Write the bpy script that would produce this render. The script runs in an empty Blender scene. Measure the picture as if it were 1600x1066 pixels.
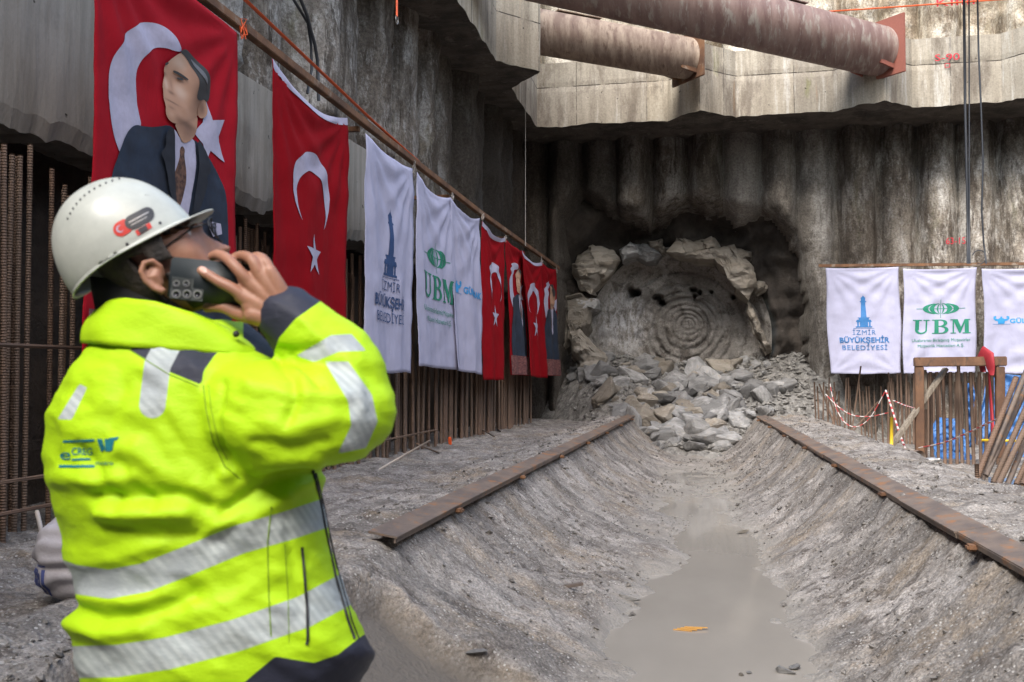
import bpy, bmesh, math, random
from mathutils import Vector, Matrix, noise
from mathutils.geometry import tessellate_polygon
R = math.radians
random.seed(7)
sc = bpy.context.scene
COL = sc.collection

# ------------------------------------------------------------------ camera
E = 1.05                                   # eye height above the bank beside the left wall
PSI = math.atan(350/1600); PIT = math.atan(57/1600)
FWD = Vector((-math.sin(PSI)*math.cos(PIT), math.cos(PSI)*math.cos(PIT), math.sin(PIT)))
RGT = Vector((math.cos(PSI), math.sin(PSI), 0)); UPV = RGT.cross(FWD)
CAM = Vector((0, 0, E))
cd = bpy.data.cameras.new('camera'); cam = bpy.data.objects.new('camera', cd); COL.objects.link(cam)
cam.matrix_world = Matrix(((RGT.x, UPV.x, -FWD.x, 0), (RGT.y, UPV.y, -FWD.y, 0), (RGT.z, UPV.z, -FWD.z, E), (0, 0, 0, 1)))
cd.lens = 36; cd.sensor_width = 36; cd.clip_start = .05; cd.clip_end = 500
cd.dof.use_dof = True; cd.dof.focus_distance = 14; cd.dof.aperture_fstop = 7.1
sc.camera = cam
# ------------------------------------------------------------------ light
SUN_EL, SUN_AZ = 47, -20                   # from high behind the camera, a little to the left
w = bpy.data.worlds.new('World'); sc.world = w; w.use_nodes = True
nt = w.node_tree; nt.nodes.clear()
sky = nt.nodes.new('ShaderNodeTexSky'); sky.sky_type = 'NISHITA'; sky.sun_disc = False
sky.sun_elevation = R(SUN_EL); sky.sun_rotation = R(180+SUN_AZ); sky.air_density = 1.6; sky.dust_density = 2
bg = nt.nodes.new('ShaderNodeBackground'); bg.inputs['Strength'].default_value = .15
wo = nt.nodes.new('ShaderNodeOutputWorld')
nt.links.new(sky.outputs[0], bg.inputs[0]); nt.links.new(bg.outputs[0], wo.inputs[0])
sl = bpy.data.lights.new('sun', 'SUN'); sl.energy = 2.0; sl.angle = R(20); sl.color = (1, .95, .88)
so = bpy.data.objects.new('sun', sl); COL.objects.link(so)
a, e = R(SUN_AZ), R(SUN_EL)
dirv = Vector((-math.sin(a)*-math.cos(e)*-1, math.cos(a)*math.cos(e), -math.sin(e)))   # the way the light travels
so.rotation_euler = dirv.to_track_quat('-Z', 'Y').to_euler(); so.location = (0, -10, 30)
sc.view_settings.view_transform = 'Standard'; sc.view_settings.look = 'None'
sc.view_settings.gamma = 1; sc.view_settings.exposure = 1.58

# ------------------------------------------------------------------ measuring helpers (photo sight lines onto real planes)
def ray(u, v): return FWD + RGT*((u-800)/1600) - UPV*((v-533)/1600)
def P(u, v, zc): return CAM + ray(u, v)*zc
def on_x(u, v, X): r = ray(u, v); return CAM + r*(X/r.x)
def on_y(u, v, Y): r = ray(u, v); return CAM + r*(Y/r.y)
def on_z(u, v, Z): r = ray(u, v); return CAM + r*((Z-E)/r.z)
def lerp(a, b, t): return a+(b-a)*t
def sst(a, b, x):
    t = max(0, min(1, (x-a)/(b-a))); return t*t*(3-2*t)
def fr(x, y, z, s, o=3): return noise.fractal(Vector((x*s, y*s, z*s)), 1.0, 2.1, o)
def interp(tab, x):
    if x <= tab[0][0]: return tab[0][1]
    for (x0, y0), (x1, y1) in zip(tab, tab[1:]):
        if x <= x1: return lerp(y0, y1, (x-x0)/(x1-x0))
    return tab[-1][1]

# ------------------------------------------------------------------ materials
class NT:
    def __init__(s, name):
        s.m = bpy.data.materials.new(name); s.m.use_nodes = True; s.t = s.m.node_tree; s.t.nodes.clear()
        s.out = s.t.nodes.new('ShaderNodeOutputMaterial'); s.p = s.t.nodes.new('ShaderNodeBsdfPrincipled')
        s.t.links.new(s.p.outputs[0], s.out.inputs[0])
        s.tc = s.t.nodes.new('ShaderNodeTexCoord'); s.oi = s.t.nodes.new('ShaderNodeObjectInfo')
    def n(s, k, **kw):
        x = s.t.nodes.new(k)
        for a, b in kw.items(): setattr(x, a, b)
        return x
    def l(s, a, b): s.t.links.new(a, b)
    def put(s, sock, val):
        if hasattr(val, 'is_linked') or hasattr(val, 'links'): s.l(val, sock)
        else: sock.default_value = val
    def coord(s, scale=(1, 1, 1), rot=(0, 0, 0), rnd=False):
        m = s.n('ShaderNodeMapping'); m.inputs['Scale'].default_value = scale; m.inputs['Rotation'].default_value = rot
        s.l(s.tc.outputs['Object'], m.inputs[0])
        if rnd:
            mu = s.n('ShaderNodeMath', operation='MULTIPLY'); s.l(s.oi.outputs['Random'], mu.inputs[0]); mu.inputs[1].default_value = 37
            cb = s.n('ShaderNodeCombineXYZ'); [s.l(mu.outputs[0], cb.inputs[i]) for i in range(3)]; s.l(cb.outputs[0], m.inputs['Location'])
        return m.outputs[0]
    def noise(s, vec, scale, detail=5, rough=.6, dist=0):
        x = s.n('ShaderNodeTexNoise'); s.l(vec, x.inputs['Vector']); x.inputs['Scale'].default_value = scale
        x.inputs['Detail'].default_value = detail; x.inputs['Roughness'].default_value = rough; x.inputs['Distortion'].default_value = dist
        return x.outputs[0]
    def ramp(s, fac, a, b):
        x = s.n('ShaderNodeMapRange', interpolation_type='SMOOTHSTEP'); s.l(fac, x.inputs[0]); x.inputs[1].default_value = a; x.inputs[2].default_value = b
        return x.outputs[0]
    def mix(s, fac, a, b, mode='MIX'):
        x = s.n('ShaderNodeMix', data_type='RGBA', blend_type=mode)
        s.put(x.inputs[0], fac)
        for i, c in ((6, a), (7, b)):
            if isinstance(c, (tuple, list)): x.inputs[i].default_value = (*c, 1)
            else: s.l(c, x.inputs[i])
        return x.outputs[2]
    def math(s, op, a, b=0.):
        x = s.n('ShaderNodeMath', operation=op); s.put(x.inputs[0], a); s.put(x.inputs[1], b); return x.outputs[0]
    def bump(s, h, strength=.5, dist=.02, prev=None):
        b = s.n('ShaderNodeBump'); b.inputs['Strength'].default_value = strength; b.inputs['Distance'].default_value = dist
        s.l(h, b.inputs['Height'])
        if prev: s.l(prev, b.inputs['Normal'])
        return b.outputs[0]
    def done(s, color, rough=.85, normal=None, metal=0, spec=None):
        if isinstance(color, tuple): s.p.inputs['Base Color'].default_value = (*color, 1)
        else: s.l(color, s.p.inputs['Base Color'])
        s.put(s.p.inputs['Roughness'], rough); s.p.inputs['Metallic'].default_value = metal
        if spec is not None: s.p.inputs['Specular IOR Level'].default_value = spec
        if normal: s.l(normal, s.p.inputs['Normal'])
        return s.m

def grime(name, c1, c2, c3=None, scale=3, stretch=(1, 1, 1), t3=(.55, .75), rough=.85, bs=.5, bd=.02, bscale=20, metal=0, rnd=False, rot=(0, 0, 0)):
    t = NT(name); v = t.coord(stretch, rot, rnd); v1 = t.coord((1, 1, 1), (0, 0, 0), rnd)
    n1 = t.noise(v, scale, 6, .65); c = t.mix(t.ramp(n1, .35, .65), c1, c2)
    if c3: c = t.mix(t.ramp(t.noise(v, scale*1.9, 6, .7, .3), *t3), c, c3)
    if rnd: c = t.mix(t.math('MULTIPLY', t.oi.outputs['Random'], .75), c, tuple(x*.45 for x in c1))
    fine = t.noise(v1, bscale, 6, .7)
    c = t.mix(.35, c, t.mix(fine, (.25, .25, .25), (1, 1, 1)), 'MULTIPLY')
    return t.done(c, rough, t.bump(fine, bs, bd), metal)

def plain(name, c, rough=.6, metal=0, var=.12, sc_=25, bs=.1, bd=.003):
    t = NT(name); n_ = t.noise(t.coord(), sc_, 4, .6)
    d = tuple(x*(1-var*2) for x in c)
    return t.done(t.mix(n_, d, tuple(min(1, x*(1+var)) for x in c)), rough, t.bump(n_, bs, bd), metal)

M = {}
def pile_mat(name, dark, mid, light, white, moss, wt=(.56, .7)):
    t = NT(name); vs = t.coord((1, 1, .38)); vz = t.coord((1, 1, .10)); vr = t.coord((1, 1, 1)); vh = t.coord((.35, .35, 5))
    a1 = t.ramp(t.noise(vs, 1.3, 7, .7), .36, .62)
    c = t.mix(a1, dark, mid)
    c = t.mix(t.ramp(t.noise(t.coord((1, 1, .25)), 3.0, 7, .7, .3), .45, .64), c, light)
    c = t.mix(t.ramp(t.noise(vs, 2.1, 8, .75, .4), *wt), c, white)
    c = t.mix(t.math('MULTIPLY', t.ramp(t.noise(vs, .9, 5, .7), .58, .7), .55), c, moss)
    c = t.mix(t.ramp(t.noise(vz, 7, 5, .7), .57, .68), c, dark)
    c = t.mix(t.math('MULTIPLY', t.ramp(t.noise(t.coord((1, 1, .22)), 1.6, 6, .7, .5), .50, .62), .8), c, dark)
    c = t.mix(t.math('MULTIPLY', t.ramp(t.noise(t.coord((1, 1, .5)), 5.5, 8, .8), .55, .64), .6), c, white)
    ap = t.n('ShaderNodeAttribute', attribute_name='tone'); c = t.mix(t.math('MULTIPLY', t.math('SUBTRACT', 1., ap.outputs['Fac']), .62), c, tuple(x*1.15 for x in dark)); c = t.mix(t.ramp(ap.outputs['Fac'], .72, 1.), c, t.mix(.5, c, white))
    ad = t.n('ShaderNodeAttribute', attribute_name='painted_shade'); c = t.mix(t.math('MULTIPLY', ad.outputs['Fac'], .9), c, tuple(x*.45 for x in dark))  # mixes painted shade into the concrete colour
    f = t.noise(vr, 20, 9, .8)
    c = t.mix(.7, c, t.mix(t.ramp(f, .38, .60), (.46, .44, .42), (1.28, 1.28, 1.28)), 'MULTIPLY')
    b = t.bump(t.noise(vr, 3.0, 9, .7), .7, .12)
    b = t.bump(f, .6, .03, b)
    b = t.bump(t.noise(vh, 5, 4, .6), .3, .02, b)
    return t.done(c, .9, b, spec=.25)
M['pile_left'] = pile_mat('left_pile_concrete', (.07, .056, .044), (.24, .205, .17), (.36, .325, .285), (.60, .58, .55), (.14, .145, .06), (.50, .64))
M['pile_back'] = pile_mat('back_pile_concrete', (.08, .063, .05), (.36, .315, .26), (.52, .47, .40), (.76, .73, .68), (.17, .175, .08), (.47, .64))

def panel_mat(name, c1, c2, dark, line_z=None, boards=9.):
    t = NT(name); vz = t.coord((1, 1, .07)); vr = t.coord(); v3 = t.coord((1, 1, .3))
    c = t.mix(t.ramp(t.noise(vz, 5, 6, .65), .35, .65), c1, c2)
    c = t.mix(t.math('MULTIPLY', t.ramp(t.noise(v3, 1.0, 7, .7), .5, .7), .75), c, dark)
    c = t.mix(t.math('MULTIPLY', t.ramp(t.noise(vz, 2.6, 5, .7), .60, .72), .6), c, (.30, .17, .08))
    pit = t.noise(vr, 9, 2, .5)
    c = t.mix(t.ramp(pit, .72, .76), c, tuple(x*.35 for x in dark))
    f = t.noise(vr, 30, 6, .7)
    c = t.mix(.4, c, t.mix(f, (.4, .39, .37), (1, 1, 1)), 'MULTIPLY')
    b = t.bump(t.noise(vz, 14, 4, .6), .35, .02); b = t.bump(f, .4, .012, b)
    return t.done(c, .85, b, spec=.3)
def waler_mat():
    t = NT('cast_beam_concrete'); vz = t.coord((1, 1, .07)); vr = t.coord(); v3 = t.coord((1, 1, .3))
    sp = t.n('ShaderNodeSeparateXYZ'); t.l(t.tc.outputs['Object'], sp.inputs[0])
    u = t.math('ADD', t.math('MULTIPLY', sp.outputs[0], .58), t.math('MULTIPLY', sp.outputs[1], .21)); cell = t.math('FLOOR', u)
    wn = t.n('ShaderNodeTexWhiteNoise', noise_dimensions='1D'); t.l(cell, wn.inputs['W'])
    c = t.mix(t.ramp(t.noise(vz, 5, 6, .65), .35, .65), (.29, .25, .192), (.43, .382, .305))
    c = t.mix(t.math('MULTIPLY', wn.outputs[0], .45), c, (.22, .205, .185))
    c = t.mix(t.math('MULTIPLY', t.ramp(t.noise(vz, 3.1, 7, .75), .54, .66), .75), c, (.50, .48, .44))
    c = t.mix(t.math('MULTIPLY', t.ramp(t.noise(v3, 1.1, 8, .75), .50, .64), .75), c, (.135, .11, .088))
    c = t.mix(t.math('MULTIPLY', t.ramp(t.noise(vz, 2.6, 5, .7), .60, .70), .55), c, (.30, .17, .08))
    c = t.mix(t.math('MULTIPLY', t.ramp(t.noise(v3, .8, 5, .7), .60, .68), .5), c, (.16, .17, .05))
    zz = t.math('ABSOLUTE', t.math('SUBTRACT', t.math('ADD', sp.outputs[2], t.math('MULTIPLY', t.noise(vr, 2.5, 3, .6), .04)), JZ+.02))
    fx = t.math('FRACT', u); ed = t.math('MINIMUM', fx, t.math('SUBTRACT', 1., fx))
    ln = t.math('MAXIMUM', t.math('LESS_THAN', zz, .012), t.math('MULTIPLY', t.math('LESS_THAN', ed, .006), .7))
    c = t.mix(t.math('MULTIPLY', ln, t.ramp(t.noise(vr, 3, 4, .6), .35, .5)), c, (.06, .05, .042))
    c = t.mix(t.ramp(t.noise(vr, 9, 2, .5), .72, .76), c, (.06, .05, .04))
    f = t.noise(vr, 26, 7, .75); c = t.mix(.5, c, t.mix(t.ramp(f, .35, .62), (.6, .58, .56), (1.1, 1.1, 1.1)), 'MULTIPLY')
    return t.done(c, .85, t.bump(f, .4, .012, t.bump(t.noise(vz, 14, 4, .6), .35, .02)), spec=.3)
JZ = E+6.2+.98
M['waler'] = waler_mat()
M['waler_old'] = panel_mat('cast_beam_concrete', (.37, .315, .24), (.50, .44, .35), (.17, .135, .10))
M['panel'] = panel_mat('old_panel_concrete', (.27, .245, .21), (.38, .35, .31), (.14, .118, .095))

def mud_mat():
    t = NT('churned_grey_mud'); v = t.coord(); vs = t.coord((.85, 1.4, .85), (0, 0, R(6)))
    c = t.mix(t.ramp(t.noise(vs, 1.5, 7, .7), .38, .62), (.165, .152, .142), (.31, .288, .268))
    c = t.mix(t.ramp(t.noise(v, .8, 6, .65), .48, .68), c, (.37, .345, .325))
    c = t.mix(t.ramp(t.noise(vs, 3.4, 9, .8), .50, .60), c, (.115, .100, .091))
    c = t.mix(t.math('MULTIPLY', t.ramp(t.noise(v, 1.7, 9, .8), .52, .62), .7), c, (.13, .115, .104))
    c = t.mix(t.math('MULTIPLY', t.ramp(t.noise(vs, .9, 6, .75), .50, .64), .55), c, (.27, .215, .155))
    c = t.mix(t.ramp(t.noise(v, 16, 5, .8), .66, .76), c, (.56, .54, .51))
    f = t.noise(v, 52, 8, .9)
    c = t.mix(1, c, t.mix(t.ramp(f, .38, .62), (.50, .49, .48), (1.32, 1.31, 1.30)), 'MULTIPLY')
    g2 = t.noise(v, 9, 9, .85); c = t.mix(.8, c, t.mix(t.ramp(g2, .36, .60), (.66, .64, .62), (1.2, 1.2, 1.2)), 'MULTIPLY')
    sp = t.n('ShaderNodeTexVoronoi'); t.l(v, sp.inputs['Vector']); sp.inputs['Scale'].default_value = 38
    c = t.mix(t.math('MULTIPLY', t.math('LESS_THAN', sp.outputs[0], .30), t.ramp(t.noise(v, 2.5, 5, .7), .40, .55)), c, t.mix(sp.outputs[1], (.07, .06, .054), (.50, .48, .45)))
    at = t.n('ShaderNodeAttribute', attribute_name='smoothmud')
    c = t.mix(at.outputs['Fac'], c, t.mix(t.noise(v, 3, 6, .6), (.115, .10, .085), (.17, .15, .13)))
    at2 = t.n('ShaderNodeAttribute', attribute_name='wet')
    c = t.mix(t.math('MULTIPLY', at2.outputs['Fac'], .85), c, (.27, .248, .22))
    rg = t.math('SUBTRACT', .9, t.math('MULTIPLY', at2.outputs['Fac'], .45))
    vo = t.n('ShaderNodeTexVoronoi'); t.l(v, vo.inputs['Vector']); vo.inputs['Scale'].default_value = 38
    b = t.bump(t.noise(vs, 6, 9, .75), .6, .04); b = t.bump(t.noise(v, 17, 8, .75), .6, .018, b); b = t.bump(f, .6, .008, b); b = t.bump(vo.outputs[0], .6, .012, b)
    return t.done(c, rg, b, spec=.3)
M['mud'] = mud_mat()
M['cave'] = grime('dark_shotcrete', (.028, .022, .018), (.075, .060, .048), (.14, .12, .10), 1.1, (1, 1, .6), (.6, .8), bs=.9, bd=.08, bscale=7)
M['soil'] = grime('damp_dark_soil', (.026, .020, .016), (.065, .047, .035), (.12, .092, .07), 2.2, (1, 1, .6), (.6, .8), bs=.9, bd=.05, bscale=10)
M['rockface'] = grime('bored_rock', (.22, .195, .168), (.31, .28, .245), (.46, .44, .42), .9, (1, 1, 1), (.56, .7), bs=.8, bd=.03, bscale=11)
M['rock'] = grime('broken_schist', (.24, .235, .23), (.43, .42, .41), (.42, .33, .22), 2.2, (1, 1, 3), (.58, .72), bs=.8, bd=.03, bscale=12, rnd=True)
M['rocktan'] = grime('broken_tan_rock', (.30, .255, .20), (.44, .40, .345), (.16, .135, .115), 1.6, (.5, 1, 3), (.55, .7), bs=.9, bd=.05, bscale=8, rnd=True)
M['rubble'] = grime('fine_rubble', (.13, .122, .113), (.30, .285, .262), (.40, .385, .36), 5, (1, 1, 1), (.5, .7), bs=1, bd=.05, bscale=18)
M['gravel'] = grime('loose_gravel', (.07, .063, .057), (.24, .22, .20), (.46, .44, .41), 19, (1, 1, 1), (.6, .7), bs=.6, bd=.01, bscale=60)
M['rust'] = grime('rusty_steel', (.10, .048, .026), (.21, .10, .045), (.27, .215, .165), 2.4, (1, 1, 1), (.54, .7), rough=.8, bs=.5, bd=.006, bscale=40)
M['plate'] = grime('rusty_plate', (.105, .082, .070), (.175, .13, .10), (.25, .115, .045), 3.4, (1.2, .8, 1), (.52, .66), rough=.7, bs=.5, bd=.006, bscale=30)
M['pipe'] = grime('red_oxide_pipe', (.155, .088, .074), (.25, .165, .138), (.31, .265, .225), 1.5, (3.2, .7, .7), (.5, .66), rough=.6, bs=.35, bd=.006, bscale=18)
M['pipebrown'] = grime('weathered_pipe', (.17, .11, .08), (.33, .25, .185), (.12, .07, .048), 1.6, (3, .8, .8), (.52, .7), rough=.65, bs=.5, bd=.01, bscale=14)
def rebar_mat():
    t = NT('ribbed_rusty_rebar'); v = t.coord(rnd=True)
    c = t.mix(t.ramp(t.noise(v, 3, 5, .6), .35, .65), (.07, .038, .025), (.14, .078, .048))
    c = t.mix(t.math('MULTIPLY', t.oi.outputs['Random'], .5), c, (.13, .10, .075))
    wv = t.n('ShaderNodeTexWave', wave_type='BANDS', bands_direction='Z'); t.l(t.tc.outputs['Object'], wv.inputs[0]); wv.inputs['Scale'].default_value = 16
    c = t.mix(t.math('MULTIPLY', wv.outputs[1], .45), c, (.17, .11, .075))
    return t.done(c, .75, t.bump(wv.outputs[1], .8, .006))
M['rebar'] = rebar_mat()
def cloth_mat(name, c, tr=.12):
    t = NT(name); n_ = t.noise(t.coord(), 6, 5, .6)
    cc = t.mix(n_, tuple(x*.86 for x in c), tuple(min(1, x*1.06) for x in c))
    m = t.done(cc, .85, t.bump(t.noise(t.coord((1, 1, .5)), 7, 4, .6), .35, .03), spec=.12)
    return m
M['red'] = cloth_mat('red_flag_cloth', (.25, .002, .007))
M['redsheen'] = cloth_mat('glossy_red_print', (.33, .007, .016)); 
M['white'] = cloth_mat('white_flag_cloth', (.40, .40, .53))
M['ink_white'] = plain('white_print', (.42, .40, .52), .7)
M['ink_navy'] = plain('navy_print', (.018, .055, .16), .7)
M['ink_blue'] = plain('blue_print', (.03, .16, .40), .7)
M['ink_sky'] = plain('bright_blue_print', (.03, .28, .62), .7)
M['ink_green'] = plain('green_print', (.01, .20, .12), .7)
M['ink_suit'] = grime('printed_suit', (.010, .016, .032), (.016, .03, .06), None, 3, bs=.05, bscale=30)
M['ink_skin'] = grime('printed_skin', (.42, .20, .115), (.62, .40, .28), None, 4, bs=.02, bscale=10)
M['ink_hair'] = plain('printed_hair', (.03, .028, .028), .7)
M['ink_tie'] = grime('printed_tie', (.05, .025, .02), (.17, .085, .055), None, 20, bs=.02)
M['ink_table'] = grime('printed_table', (.09, .03, .035), (.26, .10, .09), None, 9, (1, 1, 3), bs=.02)
M['orange'] = plain('orange_webbing', (.85, .13, .03), .6)
M['spray'] = plain('red_spray_paint', (.50, .02, .04), .8)
M['cable'] = plain('dark_cable', (.022, .025, .032), .5)
M['string'] = plain('pale_string', (.45, .40, .36), .8)
M['timber'] = grime('grey_timber', (.16, .13, .10), (.29, .25, .20), None, 6, (6, 6, .6), bs=.4, bd=.005)
M['tarp'] = grime('blue_tarpaulin', (.02, .085, .26), (.05, .17, .42), (.015, .04, .12), 4, (1, 1, 1), (.55, .7), rough=.45, bs=.8, bd=.03, bscale=7)
M['yellow'] = plain('yellow_paint', (.62, .42, .02), .5)
M['tape'] = plain('barrier_tape_white', (.6, .55, .53), .6)
M['tapered'] = plain('barrier_tape_red', (.45, .05, .05), .6)
M['sack'] = grime('dirty_white_sack', (.36, .34, .36), (.46, .44, .47), (.28, .26, .25), 5, (1, 1, 1), (.6, .75), bs=.4, bd=.01, bscale=30)
M['steel'] = plain('bare_steel', (.35, .34, .33), .4, .7)
M['black'] = plain('black_plastic', (.018, .018, .02), .5)
M['redcloth'] = plain('red_sling', (.32, .02, .03), .7)

# ------------------------------------------------------------------ building helpers
BASE = {}
def tag(o, label=None, cat=None, group=None, kind=None):
    if label: o['label'] = label
    if cat: o['category'] = cat
    if group: o['group'] = group
    if kind: o['kind'] = kind
    return o
FLAT = [False]
def empty(name, loc, label, cat, group=None):
    o = bpy.data.objects.new(name, None); COL.objects.link(o); o.location = loc; o.empty_display_size = .1
    BASE[o.name] = Vector(loc); return tag(o, label, cat, group)
def mk(name, bm, mats, parent=None, base=None, smooth=True):
    """world-space bmesh -> object; its origin at base (or at its parent's)"""
    b = BASE[parent.name] if parent else Vector(base) if base is not None else Vector((0, 0, 0))
    me = bpy.data.meshes.new(name)
    if b.length: bmesh.ops.translate(bm, verts=bm.verts, vec=-b)
    bm.to_mesh(me); bm.free()
    for m in (mats if isinstance(mats, (list, tuple)) else [mats]): me.materials.append(m)
    if smooth and not FLAT[0]:
        for p in me.polygons: p.use_smooth = True
    FLAT[0] = False
    o = bpy.data.objects.new(name, me); COL.objects.link(o)
    if parent: o.parent = parent
    else: o.location = b
    BASE[o.name] = b
    return o
def copy_obj(src, loc, rot=None, scale=None, label=None):
    c = src.copy(); COL.objects.link(c); c.location = loc
    if rot is not None: c.rotation_euler = rot
    if scale is not None: c.scale = scale
    if label: c['label'] = label
    for ch in src.children:
        d = ch.copy(); COL.objects.link(d); d.parent = c
    return c
def box(bm, c, s, rot=None, mi=0, bev=0):
    FLAT[0] = True
    b2 = bmesh.new(); bmesh.ops.create_cube(b2, size=1); bmesh.ops.scale(b2, verts=b2.verts, vec=s)
    if bev: bmesh.ops.bevel(b2, geom=b2.edges[:], offset=bev, segments=2, affect='EDGES')
    if rot: b2.transform(rot if len(rot) == 4 else rot.to_4x4())
    bmesh.ops.translate(b2, verts=b2.verts, vec=c); join(bm, b2, mi)
def join(bm, b2, mi=0):
    mp = [bm.verts.new(v.co) for v in b2.verts]
    b2.verts.index_update()
    for f in b2.faces:
        try: g = bm.faces.new([mp[v.index] for v in f.verts]); g.material_index = mi if mi else f.material_index
        except ValueError: pass
    b2.free()
def tube(bm, pts, rad, seg=10, cap=True, mi=0, flat=1.0, upv=None):
    """swept tube through pts, rad a number or list; flat squashes it along its second axis"""
    pts = [Vector(p) for p in pts]; n = len(pts)
    rs = rad if isinstance(rad, (list, tuple)) else [rad]*n
    rings = []; up = Vector(upv) if upv else None
    for i, p in enumerate(pts):
        d = (pts[min(i+1, n-1)]-pts[max(i-1, 0)]).normalized()
        if up is None: up = Vector((0, 0, 1)) if abs(d.z) < .9 else Vector((1, 0, 0))
        s = d.cross(up).normalized(); u_ = s.cross(d).normalized(); up = u_
        rings.append([bm.verts.new(p + s*math.cos(k*2*math.pi/seg)*rs[i] + u_*math.sin(k*2*math.pi/seg)*rs[i]*flat) for k in range(seg)])
    for a_, b_ in zip(rings, rings[1:]):
        for k in range(seg):
            f = bm.faces.new((a_[k], a_[(k+1) % seg], b_[(k+1) % seg], b_[k])); f.material_index = mi
    if cap:
        bm.faces.new(rings[0]).material_index = mi; bm.faces.new(rings[-1][::-1]).material_index = mi
def bar(bm, a, b, wd, ht, mi=0):
    FLAT[0] = True
    """square bar from a to b"""
    a = Vector(a); b = Vector(b); d = b-a
    q = d.to_track_quat('Y', 'Z').to_matrix()
    box(bm, (a+b)/2, (wd, d.length, ht), q, mi, min(wd, ht)*.08)
def sheet(us, vs, fn, keep=None):
    bm = bmesh.new(); g = [[bm.verts.new(fn(u, v)) for v in vs] for u in us]
    for i in range(len(us)-1):
        for j in range(len(vs)-1):
            if keep is None or keep((us[i]+us[i+1])/2, (vs[j]+vs[j+1])/2):
                bm.faces.new((g[i][j], g[i+1][j], g[i+1][j+1], g[i][j+1]))
    return bm
def frange(a, b, s):
    n = max(1, int(round((b-a)/s))); return [a+(b-a)*i/n for i in range(n+1)]

# ------------------------------------------------------------------ ground
def xc(y): return -.33-.035*(min(max(y, 0), 26)-6)
def hwid(y): return 1.80-.022*(min(max(y, 3), 26)-6)
def terrain(x, y, det=True):
    s_ = x-xc(y); h = hwid(y); t = abs(s_)/h
    top = .045 + .006*(min(y, 24)-6)
    if s_ > 0:
        ex = 2.35-.055*max(0, y-12)
        far = sst(8.6, 11.5, y)*sst(ex-.35, ex+1.3, x)
        bank = top + .03*sst(1.0, 1.5, t)*(1-far) - .60*far
    else:
        bank = lerp(top, -.02, sst(1.05, 1.7, t)) + .07*math.exp(-((t-1.35)/.2)**2)*(.5+fr(x, y, 3, .5))
    zb = -.80 + .10*sst(17, 23.5, y) + .13*sst(.10, -.75, s_ + .35*fr(0, y, 2, .45, 2)) if False else -.785 + .10*sst(17, 23.5, y) + .055*fr(x, y, 21, .7, 4) + .035*sst(10, 14, y) + .15*(1-sst(-.70, .02, s_ + .45*fr(0, y, 2, .35, 3)))*(1-.6*sst(11, 15, y))
    k = max(0, (t-.24)/.76)
    prof = min(1.0, .12*k+.88*k**1.95) if k < 1 else 1
    z = lerp(zb, bank, prof)
    if 0.9 < t < 1.12: z = lerp(z, bank, .0)
    sm = 0; wet = 0
    # the scraped lower concrete at the near end of the slopes
    if -2.75 < x and s_ < -.7:
        edge = 5.55 - 3.1*(1-sst(-2.45, -1.95, x)) + .16*fr(x, y, 1, 1.6)
        sm = 1-sst(edge-.05, edge+.05, y); z -= .20*sm
    elif s_ > 1.2:
        edge = 4.75 + .10*fr(x, y, 1, 1.6)
        sm = 1-sst(edge-.05, edge+.05, y); z -= .12*sm
    if x < -1.1: z = lerp(z, -.37, 1-sst(2.25, 2.55, y))
    else: z = lerp(z, min(z, -.37), 1-sst(2.2, 2.7, y))
    if det:
        amp = lerp(.45, 1, min(1, t/.42))*(1-.85*sm)
        z += amp*(.030*fr(x, y, 0, .9, 3) + .012*noise.ridged_multi_fractal(Vector((x*1.2, y*2.4, .3)), 1, 2.1, 5, 1, 2)*.5 - .012 + .045*fr(x, y, 7, 2.1, 3) + .030*fr(x, y, 5, 5.5, 5) + .020*fr(x, y, 9, 14, 4))
    wet = (1-sst(-.735, -.60, z+.05*fr(x, y, 3, 2, 4)))*(0 if t > 1 else 1)
    return z, sm, wet
xs = frange(-6.4, -4.9, .1) + frange(-4.9, 3.2, .034)[1:] + frange(3.2, 14.6, .09)[1:] + frange(14.6, 60, 5)[1:]
ys = [-40, -20, -8, -3, 0, 1, 1.6]; y = 2.0
while y < 28.2: ys.append(y); y += .012+.0052*y
ys.append(29.5)
bm = bmesh.new(); ls = bm.verts.layers.float.new('smoothmud'); lw = bm.verts.layers.float.new('wet'); grid = []
for x in xs:
    row = []
    for y in ys:
        z, s1, w1 = terrain(x, y); v = bm.verts.new((x, y, z)); v[ls] = s1; v[lw] = w1; row.append(v)
    grid.append(row)
for i in range(len(xs)-1):
    for j in range(len(ys)-1): bm.faces.new((grid[i][j], grid[i+1][j], grid[i+1][j+1], grid[i][j+1]))
tag(mk('ground', bm, M['mud']), kind='structure')

t = NT('silty_water'); vn = t.noise(t.coord((1, .4, 1)), 2.5, 5, .6)
M['water'] = t.done(t.mix(vn, (.235, .213, .186), (.30, .275, .242)), .07, t.bump(t.noise(t.coord((1, .5, 1)), 5, 3, .5), .04, .02), spec=.6)
def pond(name, x0, x1, y0, y1, z, edge):
    bm = sheet(frange(x0, x1, .1), frange(y0, y1, .15), lambda x, y: Vector((x, y, z)), edge)
    return tag(mk(name, bm, M['water']), kind='structure')
pond('water', -2.2, 1.2, 2.75, 20.5, -.727, None)
t = NT('green_grey_water'); M['water2'] = t.done((.20, .21, .20), .06, t.bump(t.noise(t.coord((1, .5, 1)), 5, 3, .5), .05, .02), spec=.5)
bm = sheet(frange(2.6, 14.5, .5), frange(11, 26, .5), lambda x, y: Vector((x, y, -.50)))
tag(mk('water', bm, M['water2']), kind='structure')

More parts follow.
